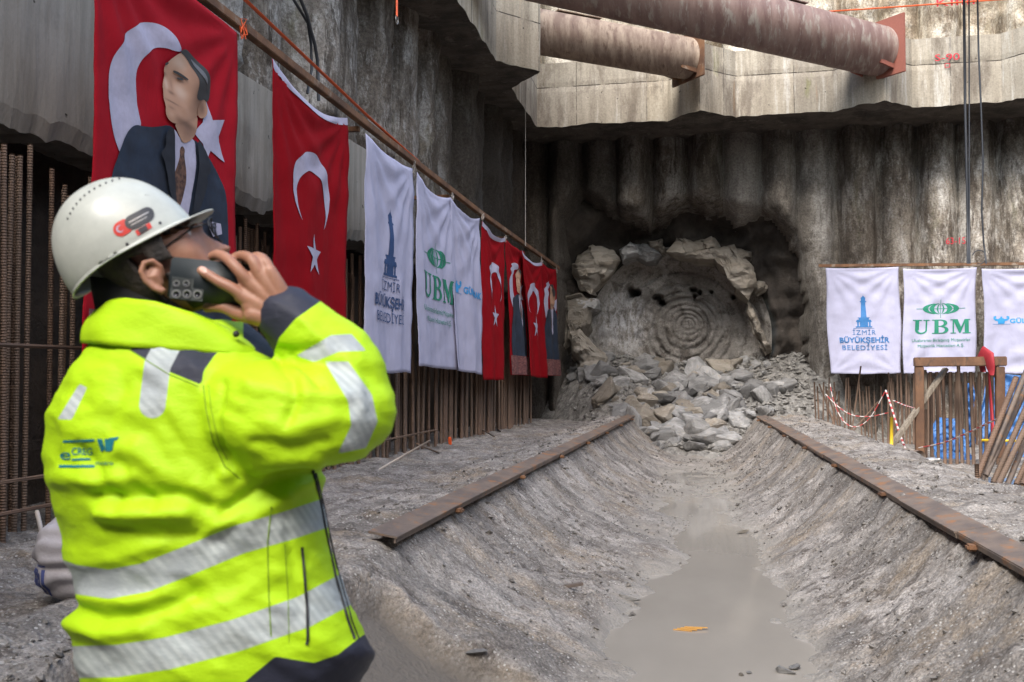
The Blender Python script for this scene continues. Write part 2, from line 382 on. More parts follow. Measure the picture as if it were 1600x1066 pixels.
# loose stones over the ground: nobody could count them
bm = bmesh.new()
random.seed(11)
for k in range(16000):
    y = 3.0+19*random.random()**1.7; x = xc(y)+random.uniform(-2.6, 2.9)*1.0
    tt = abs(x-xc(y))/hwid(y)
    if tt < .45 and terrain(x, y, False)[0] < -.72: continue
    if not (.3 < tt < .75) and random.random() < .4: continue
    if fr(x, y, 2, .8) < -.05 and random.random() < .8: continue
    z, s1, _ = terrain(x, y)
    if s1 > .3: continue
    r = random.choice((.006, .007, .009, .012, .020 if random.random() < .3 else .007))*(1+.05*y)
    m_ = Matrix.Rotation(random.random()*6.3, 3, 'Z') @ Matrix.Rotation(random.random()*.8, 3, 'X')
    pv = []
    for q in ((1, 0, 0), (0, 1, 0), (-1, 0, 0), (0, -1, 0), (0, 0, .7), (0, 0, -.6)):
        pv.append(bm.verts.new(Vector((x, y, z+r*.25)) + m_ @ Vector(q)*r*random.uniform(.7, 1.3)))
    for i in range(4):
        bm.faces.new((pv[i], pv[(i+1) % 4], pv[4])); bm.faces.new((pv[(i+1) % 4], pv[i], pv[5]))
tag(mk('gravel', bm, M['gravel'], smooth=False), 'loose pebbles scattered over the trench slopes', 'gravel', kind='stuff')

# ------------------------------------------------------------------ left wall
WX = -5.7
def left_x(y, z):
    per = 1.28; ph = (y-.42+.06*fr(y, 0, 0, .4))/per; t_ = (ph % 1)*2-1; k = int(math.floor(ph))
    r = .74 if k % 2 else .60
    x = WX + r*math.sqrt(max(0, 1-t_*t_*.97)) - .28 + (.10 if k % 3 == 0 else 0)
    am = 1.0 if y > 9.5 else .55
    if k % 2: x += am*.10*noise.ridged_multi_fractal(Vector((y*1.2, z*.7, k)), 1, 2.1, 4, 1, 2)-.12*am
    x += am*(.05*fr(y, z, 1, 1.5, 4) + .025*fr(y, z, 5, 6, 4))
    if y < 15.7 and E+1.8 < z < E+3.4: x = min(x, -5.45)
    if y < 9.4: x = lerp(-5.40+.02*fr(y, z, 1, .8), x, sst(8.6, 9.4, y))
    if z < E+1.95: x = lerp(x, WX-.12+.05*fr(y, z, 2, 2, 3), .8)
    return x
bm = sheet(frange(-6, 27.5, .075), frange(-1.2, 13.2, .10), lambda y, z: Vector((left_x(y, z), y, z)))
for f in bm.faces:
    if f.calc_center_median().z < E+1.93+.12*fr(f.calc_center_median().y, 0, 0, 1.2): f.material_index = 1
    elif f.calc_center_median().y < 9.3: f.material_index = 2
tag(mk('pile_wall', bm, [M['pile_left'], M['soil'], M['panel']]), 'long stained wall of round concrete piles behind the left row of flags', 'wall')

def painted_shade(o, fn):
    b = BASE[o.name]; at = o.data.attributes.new('painted_shade', 'FLOAT', 'POINT')
    for i, v in enumerate(o.data.vertices): at.data[i].value = max(0, min(1, fn(v.co.x+b.x, v.co.y+b.y, v.co.z+b.z)))
painted_shade(bpy.data.objects['pile_wall'], lambda x, y, z: sst(14, 21, y+1.5*fr(y, z, 1, .5, 4)))  # far end of the left wall darkened with painted shade
def tone(o, fn):
    b = BASE[o.name]; at = o.data.attributes.new('tone', 'FLOAT', 'POINT')
    for i, v in enumerate(o.data.vertices): at.data[i].value = fn(v.co.x+b.x, v.co.y+b.y, v.co.z+b.z)
def hsh(k): return (math.sin(k*12.9898+4.1)*43758.5453) % 1
tone(bpy.data.objects['pile_wall'], lambda x, y, z: hsh(math.floor((y-.42+.06*fr(y, 0, 0, .4))/1.28)))
def panel_low(y): return E+1.92 + .10*fr(y, 3, 0, 1.5, 4) + (.05*fr(y, 0, 0, 6, 3))
bm = bmesh.new()
ysp = frange(-6, 15.6, .06); prev = None
for y in ysp:
    zl = panel_low(y); zt = E+3.36
    zs = [zl, zl+.15, zl+.5, zl+.9, zt-.01, zt]
    xf = -5.30+.015*fr(y, 0, 0, 1)
    xo = [xf-.03, xf, xf, xf, xf, xf-.01]
    col = [bm.verts.new((-5.9, y, zl+.02))]+[bm.verts.new((a_+.012*fr(y, z_, 0, 3), y, z_)) for a_, z_ in zip(xo, zs)]+[bm.verts.new((-5.9, y, zt))]
    if prev:
        for i in range(len(col)-1): bm.faces.new((prev[i], col[i], col[i+1], prev[i+1]))
    prev = col
tag(mk('concrete_panel', bm, M['panel'], smooth=False), 'smooth cast concrete band with a ragged lower edge above the rebar on the left wall', 'wall')

# ------------------------------------------------------------------ back wall with the cave mouth
BY = 26.45; ZUU = E+6.0
mouth = [(868, 720), (872, 560), (874, 430), (880, 345), (905, 312), (960, 330), (1010, 345), (1060, 318), (1110, 322), (1150, 338), (1190, 332), (1222, 352), (1246, 395), (1256, 440), (1262, 520), (1266, 600), (1272, 720)]
mw = [(on_y(u, v, BY).x, on_y(u, v, BY).z) for u, v in mouth]
def inside(poly, x, z):
    c = False; n = len(poly); j = n-1
    for i in range(n):
        xi, zi = poly[i]; xj, zj = poly[j]
        if (zi > z) != (zj > z) and x < (xj-xi)*(z-zi)/(zj-zi)+xi: c = not c
        j = i
    return c
def pdist(poly, x, z, closed=False):
    best = 1e9; n = len(poly); rng = range(n) if closed else range(n-1)
    for i in rng:
        (x0, z0), (x1, z1) = poly[i], poly[(i+1) % n]
        dx, dz = x1-x0, z1-z0; L = dx*dx+dz*dz
        t_ = max(0, min(1, ((x-x0)*dx+(z-z0)*dz)/L)) if L else 0
        d = math.hypot(x-x0-t_*dx, z-z0-t_*dz)
        if d < best: best = d
    return best
def msd(x, z):
    xx = x+.10*fr(x, z, 0, 1.6, 3); zz = z+.12*fr(x, z, 7, 1.6, 3)
    d = pdist(mw, xx, zz); return -d if inside(mw, xx, zz) else d
def back_y0(x, z):
    per = .93; ph = (x+.28+.07*fr(x, 0, 3, .5))/per; t_ = (ph % 1)*2-1; k = int(math.floor(ph))
    y = BY - (.80 if k % 2 else .62)*math.sqrt(max(0, 1-t_*t_*.98)) + .56 - (.08 if k % 3 == 0 else 0)
    y -= .10*fr(x, z*.6, 1, 1.1, 4) + .03*fr(x, z, 5, 5, 4)
    if z > 8.3: y += -.5 - .16*noise.ridged_multi_fractal(Vector((x*.9, z*.9, 2)), 1, 2.1, 4, 1, 2)
    return y
def back_y(x, z):
    y = back_y0(x, z)
    if -4.6 < x < 4.2 and z < 6.2:
        d = msd(x, z)
        if d < .5: y += .9*(1-sst(-.1, .5, d))**2 + (.8 if d < 0 else 0)
    return y
bm = sheet(frange(-6.3, 15, .07), frange(-1.2, 13.2, .08), lambda x, z: Vector((x, back_y(x, z), z)),
           lambda x, z: not (-4.6 < x < 4.2 and z < 6 and msd(x, z) < -.12))
for f in bm.faces:
    if f.calc_center_median().z > 8.35: f.material_index = 1
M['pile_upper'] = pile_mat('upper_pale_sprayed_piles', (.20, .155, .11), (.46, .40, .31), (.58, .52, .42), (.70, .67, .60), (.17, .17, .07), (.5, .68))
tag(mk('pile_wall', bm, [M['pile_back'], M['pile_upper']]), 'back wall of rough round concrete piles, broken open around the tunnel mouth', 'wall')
painted_shade([o for o in bpy.data.objects if o.name.startswith('pile_wall') and 'back' in o['label']][0], lambda x, y, z: 0 if z > ZUU+.3 else max(1-sst(-3.4, .8, x+.9*fr(x, z, 2, .4, 4)), sst(ZUU-1.3, ZUU-.2, z+.7*fr(x, z, 5, .9, 4))*.8, .75*(1-sst(2.5, 5.2, x+.9*fr(x, z, 2, .5, 4)))))  # shade painted into the left corner and the band below the ring beam
tone([o for o in bpy.data.objects if o.name.startswith('pile_wall') and 'back' in o['label']][0], lambda x, y, z: .42+.58*hsh(math.floor((x+.28+.07*fr(x, 0, 3, .5))/.93)+7))
# cave interior
FC = P(1062, 530, 29.0); FR = 2.50
def cave_y(x, z):
    d = math.hypot(x-FC.x, (z-FC.z)*1.0)
    y = 28.15 + .30*fr(x, z, 1, .6, 4) + .22*fr(x, z, 3, 1.9, 5) - .16*(noise.ridged_multi_fractal(Vector((x*.9, z*1.1, 5)), 1, 2.1, 5, 1, 2)-1)
    y -= .9*sst(2.9, 4.2, d)
    y += .75*(1-sst(FR-.15, FR+.2, d))
    return y
bm = sheet(frange(-5.2, 4.8, .07), frange(-1.2, 6.4, .07), lambda x, z: Vector((x, cave_y(x, z), z)),
           lambda x, z: math.hypot(x-FC.x, z-FC.z) > FR-.12)
tag(mk('cave_wall', bm, M['cave']), 'dark sprayed-concrete hollow around the bored rock face', 'rock wall')
# bored tunnel face
holes = [(986, 457, .15), (994, 456, .12), (1028, 464, .11), (1032, 471, .12), (1085, 462, .13), (1083, 452, .09), (1092, 457, .07), (1112, 454, .05), (1147, 463, .06)]
hw_ = [(on_y(u, v, 28.6), r) for u, v, r in holes]
bm = bmesh.new(); rings = []
RC = P(1077, 507, 29.0)
for i in range(121):
    rr = FR*i/120; row = []
    for j in range(220):
        a = j*2*math.pi/220; k = rr/FR
        x = lerp(RC.x, FC.x, k)+rr*math.cos(a); z = lerp(RC.z, FC.z, k)+rr*math.sin(a)
        y = 28.85 - .55*k**6 + .09*fr(x, z, 0, 1.2, 4) + .06*fr(x, z, 3, 4, 5) + .07*k**4*noise.ridged_multi_fractal(Vector((x*1.4, z*1.4, 7)), 1, 2.1, 4, 1, 2) - .10*k**4
        for r0, wd_, am in ((.16, .03, .06), (.30, .04, .06), (.45, .035, .07), (.62, .045, .09), (.85, .05, .12), (1.05, .05, .07), (1.32, .05, .07), (1.75, .06, .06), (2.2, .07, .07)):
            y += am*math.exp(-((rr-r0-.04*fr(x, z, 8, 2))/wd_)**2)*1.35*(.45+.55*sst(-.3, .3, fr(x, z, r0*9, 1.1)))
        for hp, hr in hw_:
            d = math.hypot(x-hp.x, (z-hp.z)*1.15)+.09*fr(x, z, 11, 5, 4)
            y += .7*(1-sst(hr*.6, hr*1.1, d))
        row.append(bm.verts.new((x, y, z)))
    rings.append(row)
for i in range(1, 120):
    for j in range(220): bm.faces.new((rings[i][j], rings[i][(j+1) % 220], rings[i+1][(j+1) % 220], rings[i+1][j]))
for j in range(220): bm.faces.new((rings[0][0], rings[1][j], rings[1][(j+1) % 220])) if False else None
c0 = bm.verts.new((RC.x, 28.84, RC.z))
for j in range(220): bm.faces.new((c0, rings[1][j], rings[1][(j+1) % 220]))
for v in rings[0]: bm.verts.remove(v)
t = NT('bored_rock_face'); v = t.coord()
c = t.mix(t.ramp(t.noise(v, .9, 7, .7), .38, .62), (.25, .228, .205), (.38, .352, .322))
c = t.mix(t.math('MULTIPLY', t.ramp(t.noise(v, 2.6, 8, .75, .5), .5, .62), .8), c, (.115, .098, .083))
al = t.n('ShaderNodeAttribute', attribute_name='lime')
c = t.mix(t.math('MULTIPLY', t.ramp(t.noise(t.coord((1.6, 1, .7), (0, R(25), 0)), 4, 8, .8), .42, .56), al.outputs['Fac']), c, (.66, .65, .66))
f = t.noise(v, 16, 8, .8); c = t.mix(.7, c, t.mix(t.ramp(f, .35, .62), (.5, .48, .46), (1.05, 1.05, 1.05)), 'MULTIPLY')
M['rockface'] = t.done(c, .9, t.bump(f, .8, .03, t.bump(t.noise(v, 4, 9, .75), .6, .06)), spec=.2)
lm = bm.verts.layers.float.new('lime'); LC = on_y(975, 505, 28.8)
for v_ in bm.verts:
    v_[lm] = max(0, 1-math.hypot((v_.co.x-LC.x)/.85, (v_.co.z-LC.z)/.95))**.6
tag(mk('tunnel_face', bm, M['rockface']), 'round bored rock face with concentric cutter grooves and small dark holes', 'rock face')

# angular outcrops round the face
def crag(name, outline, yv, thick, mat, label, seed, cat='rock'):
    random.seed(seed); pts = [on_y(u, v, yv) for u, v in outline]
    cx = sum(p.x for p in pts)/len(pts); cz = sum(p.z for p in pts)/len(pts)
    bm = bmesh.new(); n = len(pts)
    L = [[bm.verts.new((cx+(p.x-cx)*k, yv+dy, cz+(p.z-cz)*k)) for p in pts] for k, dy in ((1.0, thick), (1.0, .12), (.78, -.10), (.4, -.2))]
    for a_, b_ in zip(L, L[1:]):
        for i in range(n): bm.faces.new((a_[i], a_[(i+1) % n], b_[(i+1) % n], b_[i]))
    bm.faces.new(L[-1]); bm.faces.new(L[0][::-1])
    bmesh.ops.triangulate(bm, faces=bm.faces[:]); bmesh.ops.subdivide_edges(bm, edges=bm.edges[:], cuts=2, use_grid_fill=True)
    bmesh.ops.triangulate(bm, faces=bm.faces[:]); bmesh.ops.subdivide_edges(bm, edges=bm.edges[:], cuts=1, use_grid_fill=True)
    for v in bm.verts:
        c = v.co; cell = noise.cell_vector(Vector((c.x*1.6+c.z*.7, c.y, c.z*2.4-c.x*.5)) + Vector((seed, 0, 0)))
        o_ = (cell-Vector((.5, .5, .5)))*.20
        v.co = c + Vector((o_.x*.5, o_.y*1.1, o_.z*.5)) + Vector((.05*fr(c.x, c.z, seed, 3), .12*fr(c.x, c.z*2.5, seed+2, 1.5, 4), .05*fr(c.z, c.x, seed, 3)))
    bmesh.ops.recalc_face_normals(bm, faces=bm.faces[:])
    o = mk(name, bm, mat, None, (cx, yv, cz), smooth=False); return tag(o, label, cat)
crag('rock_outcrop', [(1040, 395), (1062, 370), (1085, 378), (1112, 366), (1128, 385), (1150, 380), (1178, 412), (1181, 440), (1170, 470), (1150, 455), (1145, 430), (1118, 412), (1085, 410), (1062, 405)], 27.55, .9, M['rocktan'], 'pale jagged rock ledge overhanging the top right of the bored face', 1)
crag('rock_outcrop', [(898, 395), (925, 384), (958, 390), (965, 410), (945, 440), (925, 458), (903, 455), (893, 425)], 27.6, .8, M['rocktan'], 'tan layered rock block at the upper left of the bored face', 2)
crag('rock_outcrop', [(968, 392), (985, 376), (1003, 384), (1012, 398), (992, 405), (972, 412)], 27.7, .8, M['rock'], 'small grey pointed rock at the top of the bored face', 3)
crag('rock_outcrop', [(882, 462), (905, 458), (925, 470), (915, 520), (893, 550), (880, 560)], 27.5, .9, M['rocktan'], 'brown broken rock at the left edge of the bored face', 4)
crag('rock_slab', [(888, 520), (905, 514), (945, 560), (938, 580), (908, 588), (892, 560)], 26.7, .5, M['rocktan'], 'large pale slab leaning upright at the left of the rubble', 5)
crag('rock_outcrop', [(1168, 470), (1180, 482), (1192, 515), (1205, 552), (1196, 556), (1180, 520), (1170, 492)], 27.8, .6, M['rocktan'], 'thin rust-edged rock rim at the right of the bored face', 8)

random.seed(77)
for k, (u, v, r, lab) in enumerate([(1010, 398, 17, 'low dark rock at the crown of the bored face'), (1026, 384, 12, 'small pointed rock at the crown of the bored face'), (1186, 448, 14, 'rock hanging at the upper right rim of the bored face'),
        (912, 478, 20, 'brown block wedged at the left rim of the bored face'), (1152, 402, 20, 'pale rock high on the right ledge above the bored face')]):
    n_ = 7; pl = [(u+r*random.uniform(.8, 1.35)*math.cos(q*6.283/n_+k), v+r*random.uniform(.6, 1.1)*math.sin(q*6.283/n_+k)) for q in range(n_)]
    crag('rock_outcrop', pl, 27.75+.1*(k % 3), .9, M['rocktan'] if k % 3 else M['rock'], lab, 20+k)
# ------------------------------------------------------------------ rubble
def mound(x, y):
    c = xc(24)
    b = interp([(22.4, -.75), (23.2, -.45), (25, .40), (26.5, .90), (28.8, 1.42)], y) + .42*sst(-.6, 2.0, x)*sst(25.5, 28, y)
    b += .25*math.exp(-((x+3.2)/.9)**2)*sst(23, 25, y)
    w_ = 1.2+.75*(y-22.8)
    edge = sst(w_*1.15, w_*.75, abs(x-c-.15)) if False else 1-sst(w_*.75, w_*1.2, abs(x-c-.15))
    zt = terrain(x, y, False)[0]
    return lerp(min(zt, b)-.25, b, edge) + .09*fr(x, y, 0, 1.8, 4) + .04*fr(x, y, 5, 7, 3)
bm = sheet(frange(-5.2, 4.2, .06), frange(22.2, 29.3, .06), lambda x, y: Vector((x, y, mound(x, y))))
random.seed(404)
for k in range(3600):
    x = random.gauss(-.75, 1.55); y = random.uniform(22.9, 28.6); z = mound(x, y)
    if z < terrain(x, y, False)[0] or abs(x) > 4: continue
    r = random.choice((.025, .035, .05, .07, .10)); m_ = Matrix.Rotation(random.random()*6.3, 3, 'Z') @ Matrix.Rotation(random.gauss(0, .6), 3, 'X'); pv = []
    for q in ((1, .1, 0), (.1, 1, .1), (-1, 0, .1), (0, -1, 0), (.1, 0, .75), (0, .1, -.6)):
        pv.append(bm.verts.new(Vector((x, y, z+r*.3)) + m_ @ Vector(q)*r*random.uniform(.6, 1.4)))
    for i in range(4):
        bm.faces.new((pv[i], pv[(i+1) % 4], pv[4])); bm.faces.new((pv[(i+1) % 4], pv[i], pv[5]))
tag(mk('rubble', bm, M['rubble'], smooth=False), 'heap of fine grey crushed rock spilling from the bored face', 'rubble', kind='stuff')
def rock_mesh(seed, flat):
    random.seed(seed); bm = bmesh.new()
    for k in range(15):
        v = Vector((random.gauss(0, 1), random.gauss(0, 1), random.gauss(0, 1))).normalized()
        v = Vector((v.x*random.uniform(.8, 1.15), v.y*random.uniform(.5, .9), v.z*flat*random.uniform(.7, 1.1))); bm.verts.new(v)
    r = bmesh.ops.convex_hull(bm, input=bm.verts[:])
    bmesh.ops.delete(bm, geom=[g for g in r['geom_interior'] if isinstance(g, bmesh.types.BMVert)], context='VERTS')
    bmesh.ops.bevel(bm, geom=bm.edges[:], offset=.05, segments=1, affect='EDGES')
    bmesh.ops.triangulate(bm, faces=bm.faces[:]); bmesh.ops.subdivide_edges(bm, edges=bm.edges[:], cuts=1)
    for v in bm.verts: v.co += v.co.normalized()*.07*fr(*v.co, 2.0, 3)
    me = bpy.data.meshes.new('rock'); bm.to_mesh(me); bm.free(); return me
rmesh = []
for s in range(12):
    me = rock_mesh(100+s, (.42, .6, .85, .55)[s % 4]); me.materials.append(M['rocktan'] if s % 4 == 1 else M['rock']); rmesh.append(me)
big = [(1083, 602, .46, 1, 'large tan boulder in the middle of the rubble heap'), (1046, 617, .44, 5, 'broad tan flat boulder left of centre on the rubble heap'),
       (1118, 632, .42, 9, 'pale tilted slab right of centre on the rubble heap'), (1210, 610, .45, 4, 'long grey slab at the right of the rubble heap'),
       (1167, 655, .40, 8, 'dark-edged slab at the lower right foot of the rubble'), (1085, 578, .40, 0, 'flat dark slab high on the rubble heap under the face'),
       (1010, 625, .38, 3, 'grey block low on the left of the rubble'), (1052, 655, .30, 7, 'bluish grey block at the foot of the rubble')]
def put_rock(i, u, y, s, label, group, lift=.18):
    # find ground hit along the sight line's plane y
    p = on_y(u, 600, y); z = mound(p.x, y)
    o = bpy.data.objects.new('rock', rmesh[i]); COL.objects.link(o)
    o.location = (p.x, y, z+s*lift); o.scale = (s, s, s*.9)
    o.rotation_euler = (random.gauss(0, .45), random.gauss(0, .45), random.uniform(0, 6.3))
    tag(o, label, 'rock', group); return o
random.seed(21)
def y_for(u, v):
    for k in range(130):
        y = 22.6+k*.05; p = on_y(u, v, y)
        if p.z <= mound(p.x, y): return y
    return None
for u, v, s, i, lab in big:
    y = y_for(u, v)
    if y: put_rock(i, u, y, s*.95, lab, None)
cnt = 0
while cnt < 275:
    u = random.gauss(1066, 100); v = random.uniform(556, 704)
    y = y_for(u, v)
    if y is None or y > 28.6 or u < 885 or u > 1235: continue
    if abs(u-1072) > 185-(v-590)*(.95 if v > 590 else 0): continue
    s = random.choice((.09, .12, .16, .22, .31, .42, .52))*(1.0 if v > 575 else .8)
    put_rock(random.randrange(12), u, y, s, 'broken grey rock among the others of the rubble heap', 'broken rocks of the rubble heap'); cnt += 1

# ------------------------------------------------------------------ ring beam (waler)
ZU = E+6.2; ZT = E+7.78
front = [(-4.42, -6), (-4.42, 15.9), (-4.54, 19.3), (-3.83, 20.2), (-4.66, 21.3), (-4.78, 24.75)]
def bx_(u, dy=0): p = on_y(u, 200, 24.75+dy); return (p.x, p.y)
front += [bx_(1043), bx_(1094, -.85), bx_(1150), bx_(1302), bx_(1383, -.75), bx_(1426), bx_(1566), bx_(1640, -.8), bx_(1690), (15, 24.75)]
bm = bmesh.new()
segs = []
for (x0, y0), (x1, y1) in zip(front, front[1:]):
    n = max(1, int(math.hypot(x1-x0, y1-y0)/.12)); segs += [(lerp(x0, x1, i/n), lerp(y0, y1, i/n)) for i in range(n)]
segs.append(front[-1]); zs = frange(ZU, ZT, .12); prev = None
def backp(x, y): return (-5.95, min(y, 26.9)) if x < -4.6 or y < 24 and x < -3.7 else (x, 26.9)
for (x, y) in segs:
    col = []
    bxx, byy = (-6.1, y) if (y < 24.7 and x < -3.5) else (x, 26.8)
    col.append(bm.verts.new((bxx, byy, ZU)))
    for k, z in enumerate(zs):
        j = .010*fr(x, y, z, 2)
        zz = z + (.05*fr(x, y, 0, 2.2, 3) if k == 0 else 0)
        gr = .018 if abs(z-(ZU+.98)) < .07 else 0
        s_ = -1 if not (y < 24.7 and x < -3.5) else 0
        col.append(bm.verts.new((x+(j if s_ == 0 else 0), y+(j+gr if s_ else 0), zz)))
    col.append(bm.verts.new((bxx, byy, ZT)))
    if prev:
        for i in range(len(col)-1): bm.faces.new((prev[i], prev[i+1], col[i+1], col[i]))
    prev = col
bmesh.ops.recalc_face_normals(bm, faces=bm.faces[:])
M['soffit'] = grime('shade_painted_soffit', (.045, .037, .03), (.12, .10, .082), (.19, .165, .14), 1.6, (1, 1, 1), (.55, .7), bs=.9, bd=.08, bscale=8)  # underside coloured dark to stand for its shade
bm.normal_update()
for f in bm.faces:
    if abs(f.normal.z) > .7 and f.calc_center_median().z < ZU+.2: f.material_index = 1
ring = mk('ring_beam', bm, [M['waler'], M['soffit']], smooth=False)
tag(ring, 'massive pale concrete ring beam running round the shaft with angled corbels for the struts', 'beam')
# ------------------------------------------------------------------ struts
def strut(p_end, p_far, r, mat, label, plate_n, pm):
    root = empty('steel_strut', p_end, label, 'strut', None)
    d = (p_far-p_end); L = d.length; n = int(L/.15); bm = bmesh.new()
    pts = [p_end+d*(i/n) for i in range(n+1)]
    rr = [r*(1.012 if (i % 18) in (9,) else 1) for i in range(n+1)]
    tube(bm, pts, rr, 48); mk('pipe', bm, mat, root)
    bm = bmesh.new(); q = plate_n.to_track_quat('Y', 'Z').to_matrix()
    box(bm, p_end-plate_n*.03+Vector((0, 0, .02)), (r*2.5, .05, r*2.35), q, 0, .008)
    mk('end_plate', bm, pm, root)
    for s in (-1, 1):
        bm = bmesh.new(); side = plate_n.cross(Vector((0, 0, 1))).normalized()
        b0 = p_end + side*s*r*.72 + Vector((0, 0, -r*.80))
        bar(bm, b0, b0+plate_n*.42+Vector((0, 0, .06)), .05, .10); mk('stiffener', bm, pm, root)
    for k in (3, 7.2):
        bm = bmesh.new(); c = p_end+d.normalized()*k
        m_ = d.to_track_quat('Y', 'Z').to_matrix(); side = m_ @ Vector((1, 0, 0))
        box(bm, c + m_ @ Vector((0, 0, r+.004)), (r*.9, 1.1, .02), m_)
        mk('patch_plate', bm, mat, root)
    return root
Zs = E+7.35
pe = on_z(1076, 92, Zs); pf = on_z(848, 51, Zs); dd = (pf-pe).normalized()
strut(pe-dd*-.05, pe+dd*8.2, .47, M['pipebrown'], 'thinner weathered brown pipe strut, left of the two across the corner', dd, M['rust'])
M['plate_red'] = plain('red_oxide_plate', (.25, .085, .06), .7)
pe = on_z(1372, 80, Zs); pf = on_z(1200, 39, Zs); dd = (pf-pe).normalized()
strut(pe, pe+dd*16, .56, M['pipe'], 'thick reddish pipe strut crossing the top right of the shaft', dd, M['plate_red'])

# ------------------------------------------------------------------ steel strips along the trench edges
def strip_(pts, wdt, label, side):
    root = empty('steel_rail_plate', Vector(pts[0]), label, 'steel plate')
    bm = bmesh.new()
    fine = []
    for a_, b_ in zip(pts, pts[1:]): fine += [Vector(a_).lerp(Vector(b_), .0), Vector(a_).lerp(Vector(b_), .55)]
    fine.append(Vector(pts[-1])); rj = random.Random(len(label))
    for i, (a_, b_) in enumerate(zip(fine, fine[1:])):
        a_ = Vector(a_)+Vector((rj.uniform(-.008, .008), 0, -.014)); b_ = Vector(b_)+Vector((rj.uniform(-.008, .008), 0, -.012)); d = b_-a_; q = (Matrix.Rotation(0, 3, 'X') @ d.to_track_quat('Y', 'Z').to_matrix()) @ Matrix.Rotation(R(10*side), 3, 'Y')
        box(bm, (a_+b_)/2+Vector((0, 0, .003*(i % 2))), (wdt*rj.uniform(.92, 1.06), d.length*1.004, .014), q, 0, .002)
        off = q @ Vector((side*wdt*.46, 0, -.018)); box(bm, (a_+b_)/2+off, (.012, d.length, .034), q)
    mk('plate', bm, M['plate'], root)
    a_ = Vector(pts[0]); b_ = Vector(pts[-1]); n = 7
    for k in range(n):
        p = a_.lerp(b_, (k+.6)/n); p.z -= .05
        bm = bmesh.new(); box(bm, p+Vector((side*wdt*.58, 0, -.01)), (.06, .09, .035), Matrix.Rotation(.2*k, 3, 'Z'), 0, .01); mk('foot_bracket', bm, M['rust'], root)
lz = [(5.97, .085), (10, .11), (14.5, .13), (18.8, .16), (23.3, .185)]
lp = [(lerp(-2.12, -2.33, (y-5.97)/17.3), y, z+.02) for y, z in lz]
strip_(lp, .18, 'rusty flat steel strip lying along the left edge of the trench', 1)
rp = [(lerp(1.50, .53, (y-5.9)/17.6), y, z+.02) for y, z in ((4.9, .075), (8.6, .085), (13, .12), (18, .155), (23.6, .18))]
rp[0] = (1.56, 4.95, .095)
strip_(rp, .20, 'rusty flat steel strip with orange rust along the right edge of the trench', -1)

# ------------------------------------------------------------------ unseen right and rear walls added to cut side light; left wall's rear end
bm = sheet(frange(-14, 27, .16), frange(-1.2, 13.2, .3), lambda y, z: Vector((14.9-.3*math.sqrt(max(0, 1-(((y/1.2) % 1)*2-1)**2))+.05*fr(y, z, 4, 2), y, z)))
bmesh.ops.reverse_faces(bm, faces=bm.faces[:])
tag(mk('pile_wall', bm, M['pile_left']), 'unseen concrete pile wall added on the right to block side light', 'wall')
bm = sheet(frange(-6.2, 15, .16), frange(-1.2, 13.2, .3), lambda x, z: Vector((x, -13.8+.3*math.sqrt(max(0, 1-(((x/1.2) % 1)*2-1)**2))+.05*fr(x, z, 4, 2), z)))
bmesh.ops.reverse_faces(bm, faces=bm.faces[:])
tag(mk('pile_wall', bm, M['pile_left']), 'unseen concrete pile wall added at the rear to block low light', 'wall')
bm = sheet(frange(-14, -5.8, .4), frange(-1.2, 13.2, .4), lambda y, z: Vector((left_x(y, z), y, z)))
tag(mk('pile_wall', bm, M['pile_left']), 'rearmost length of the left concrete pile wall', 'wall')

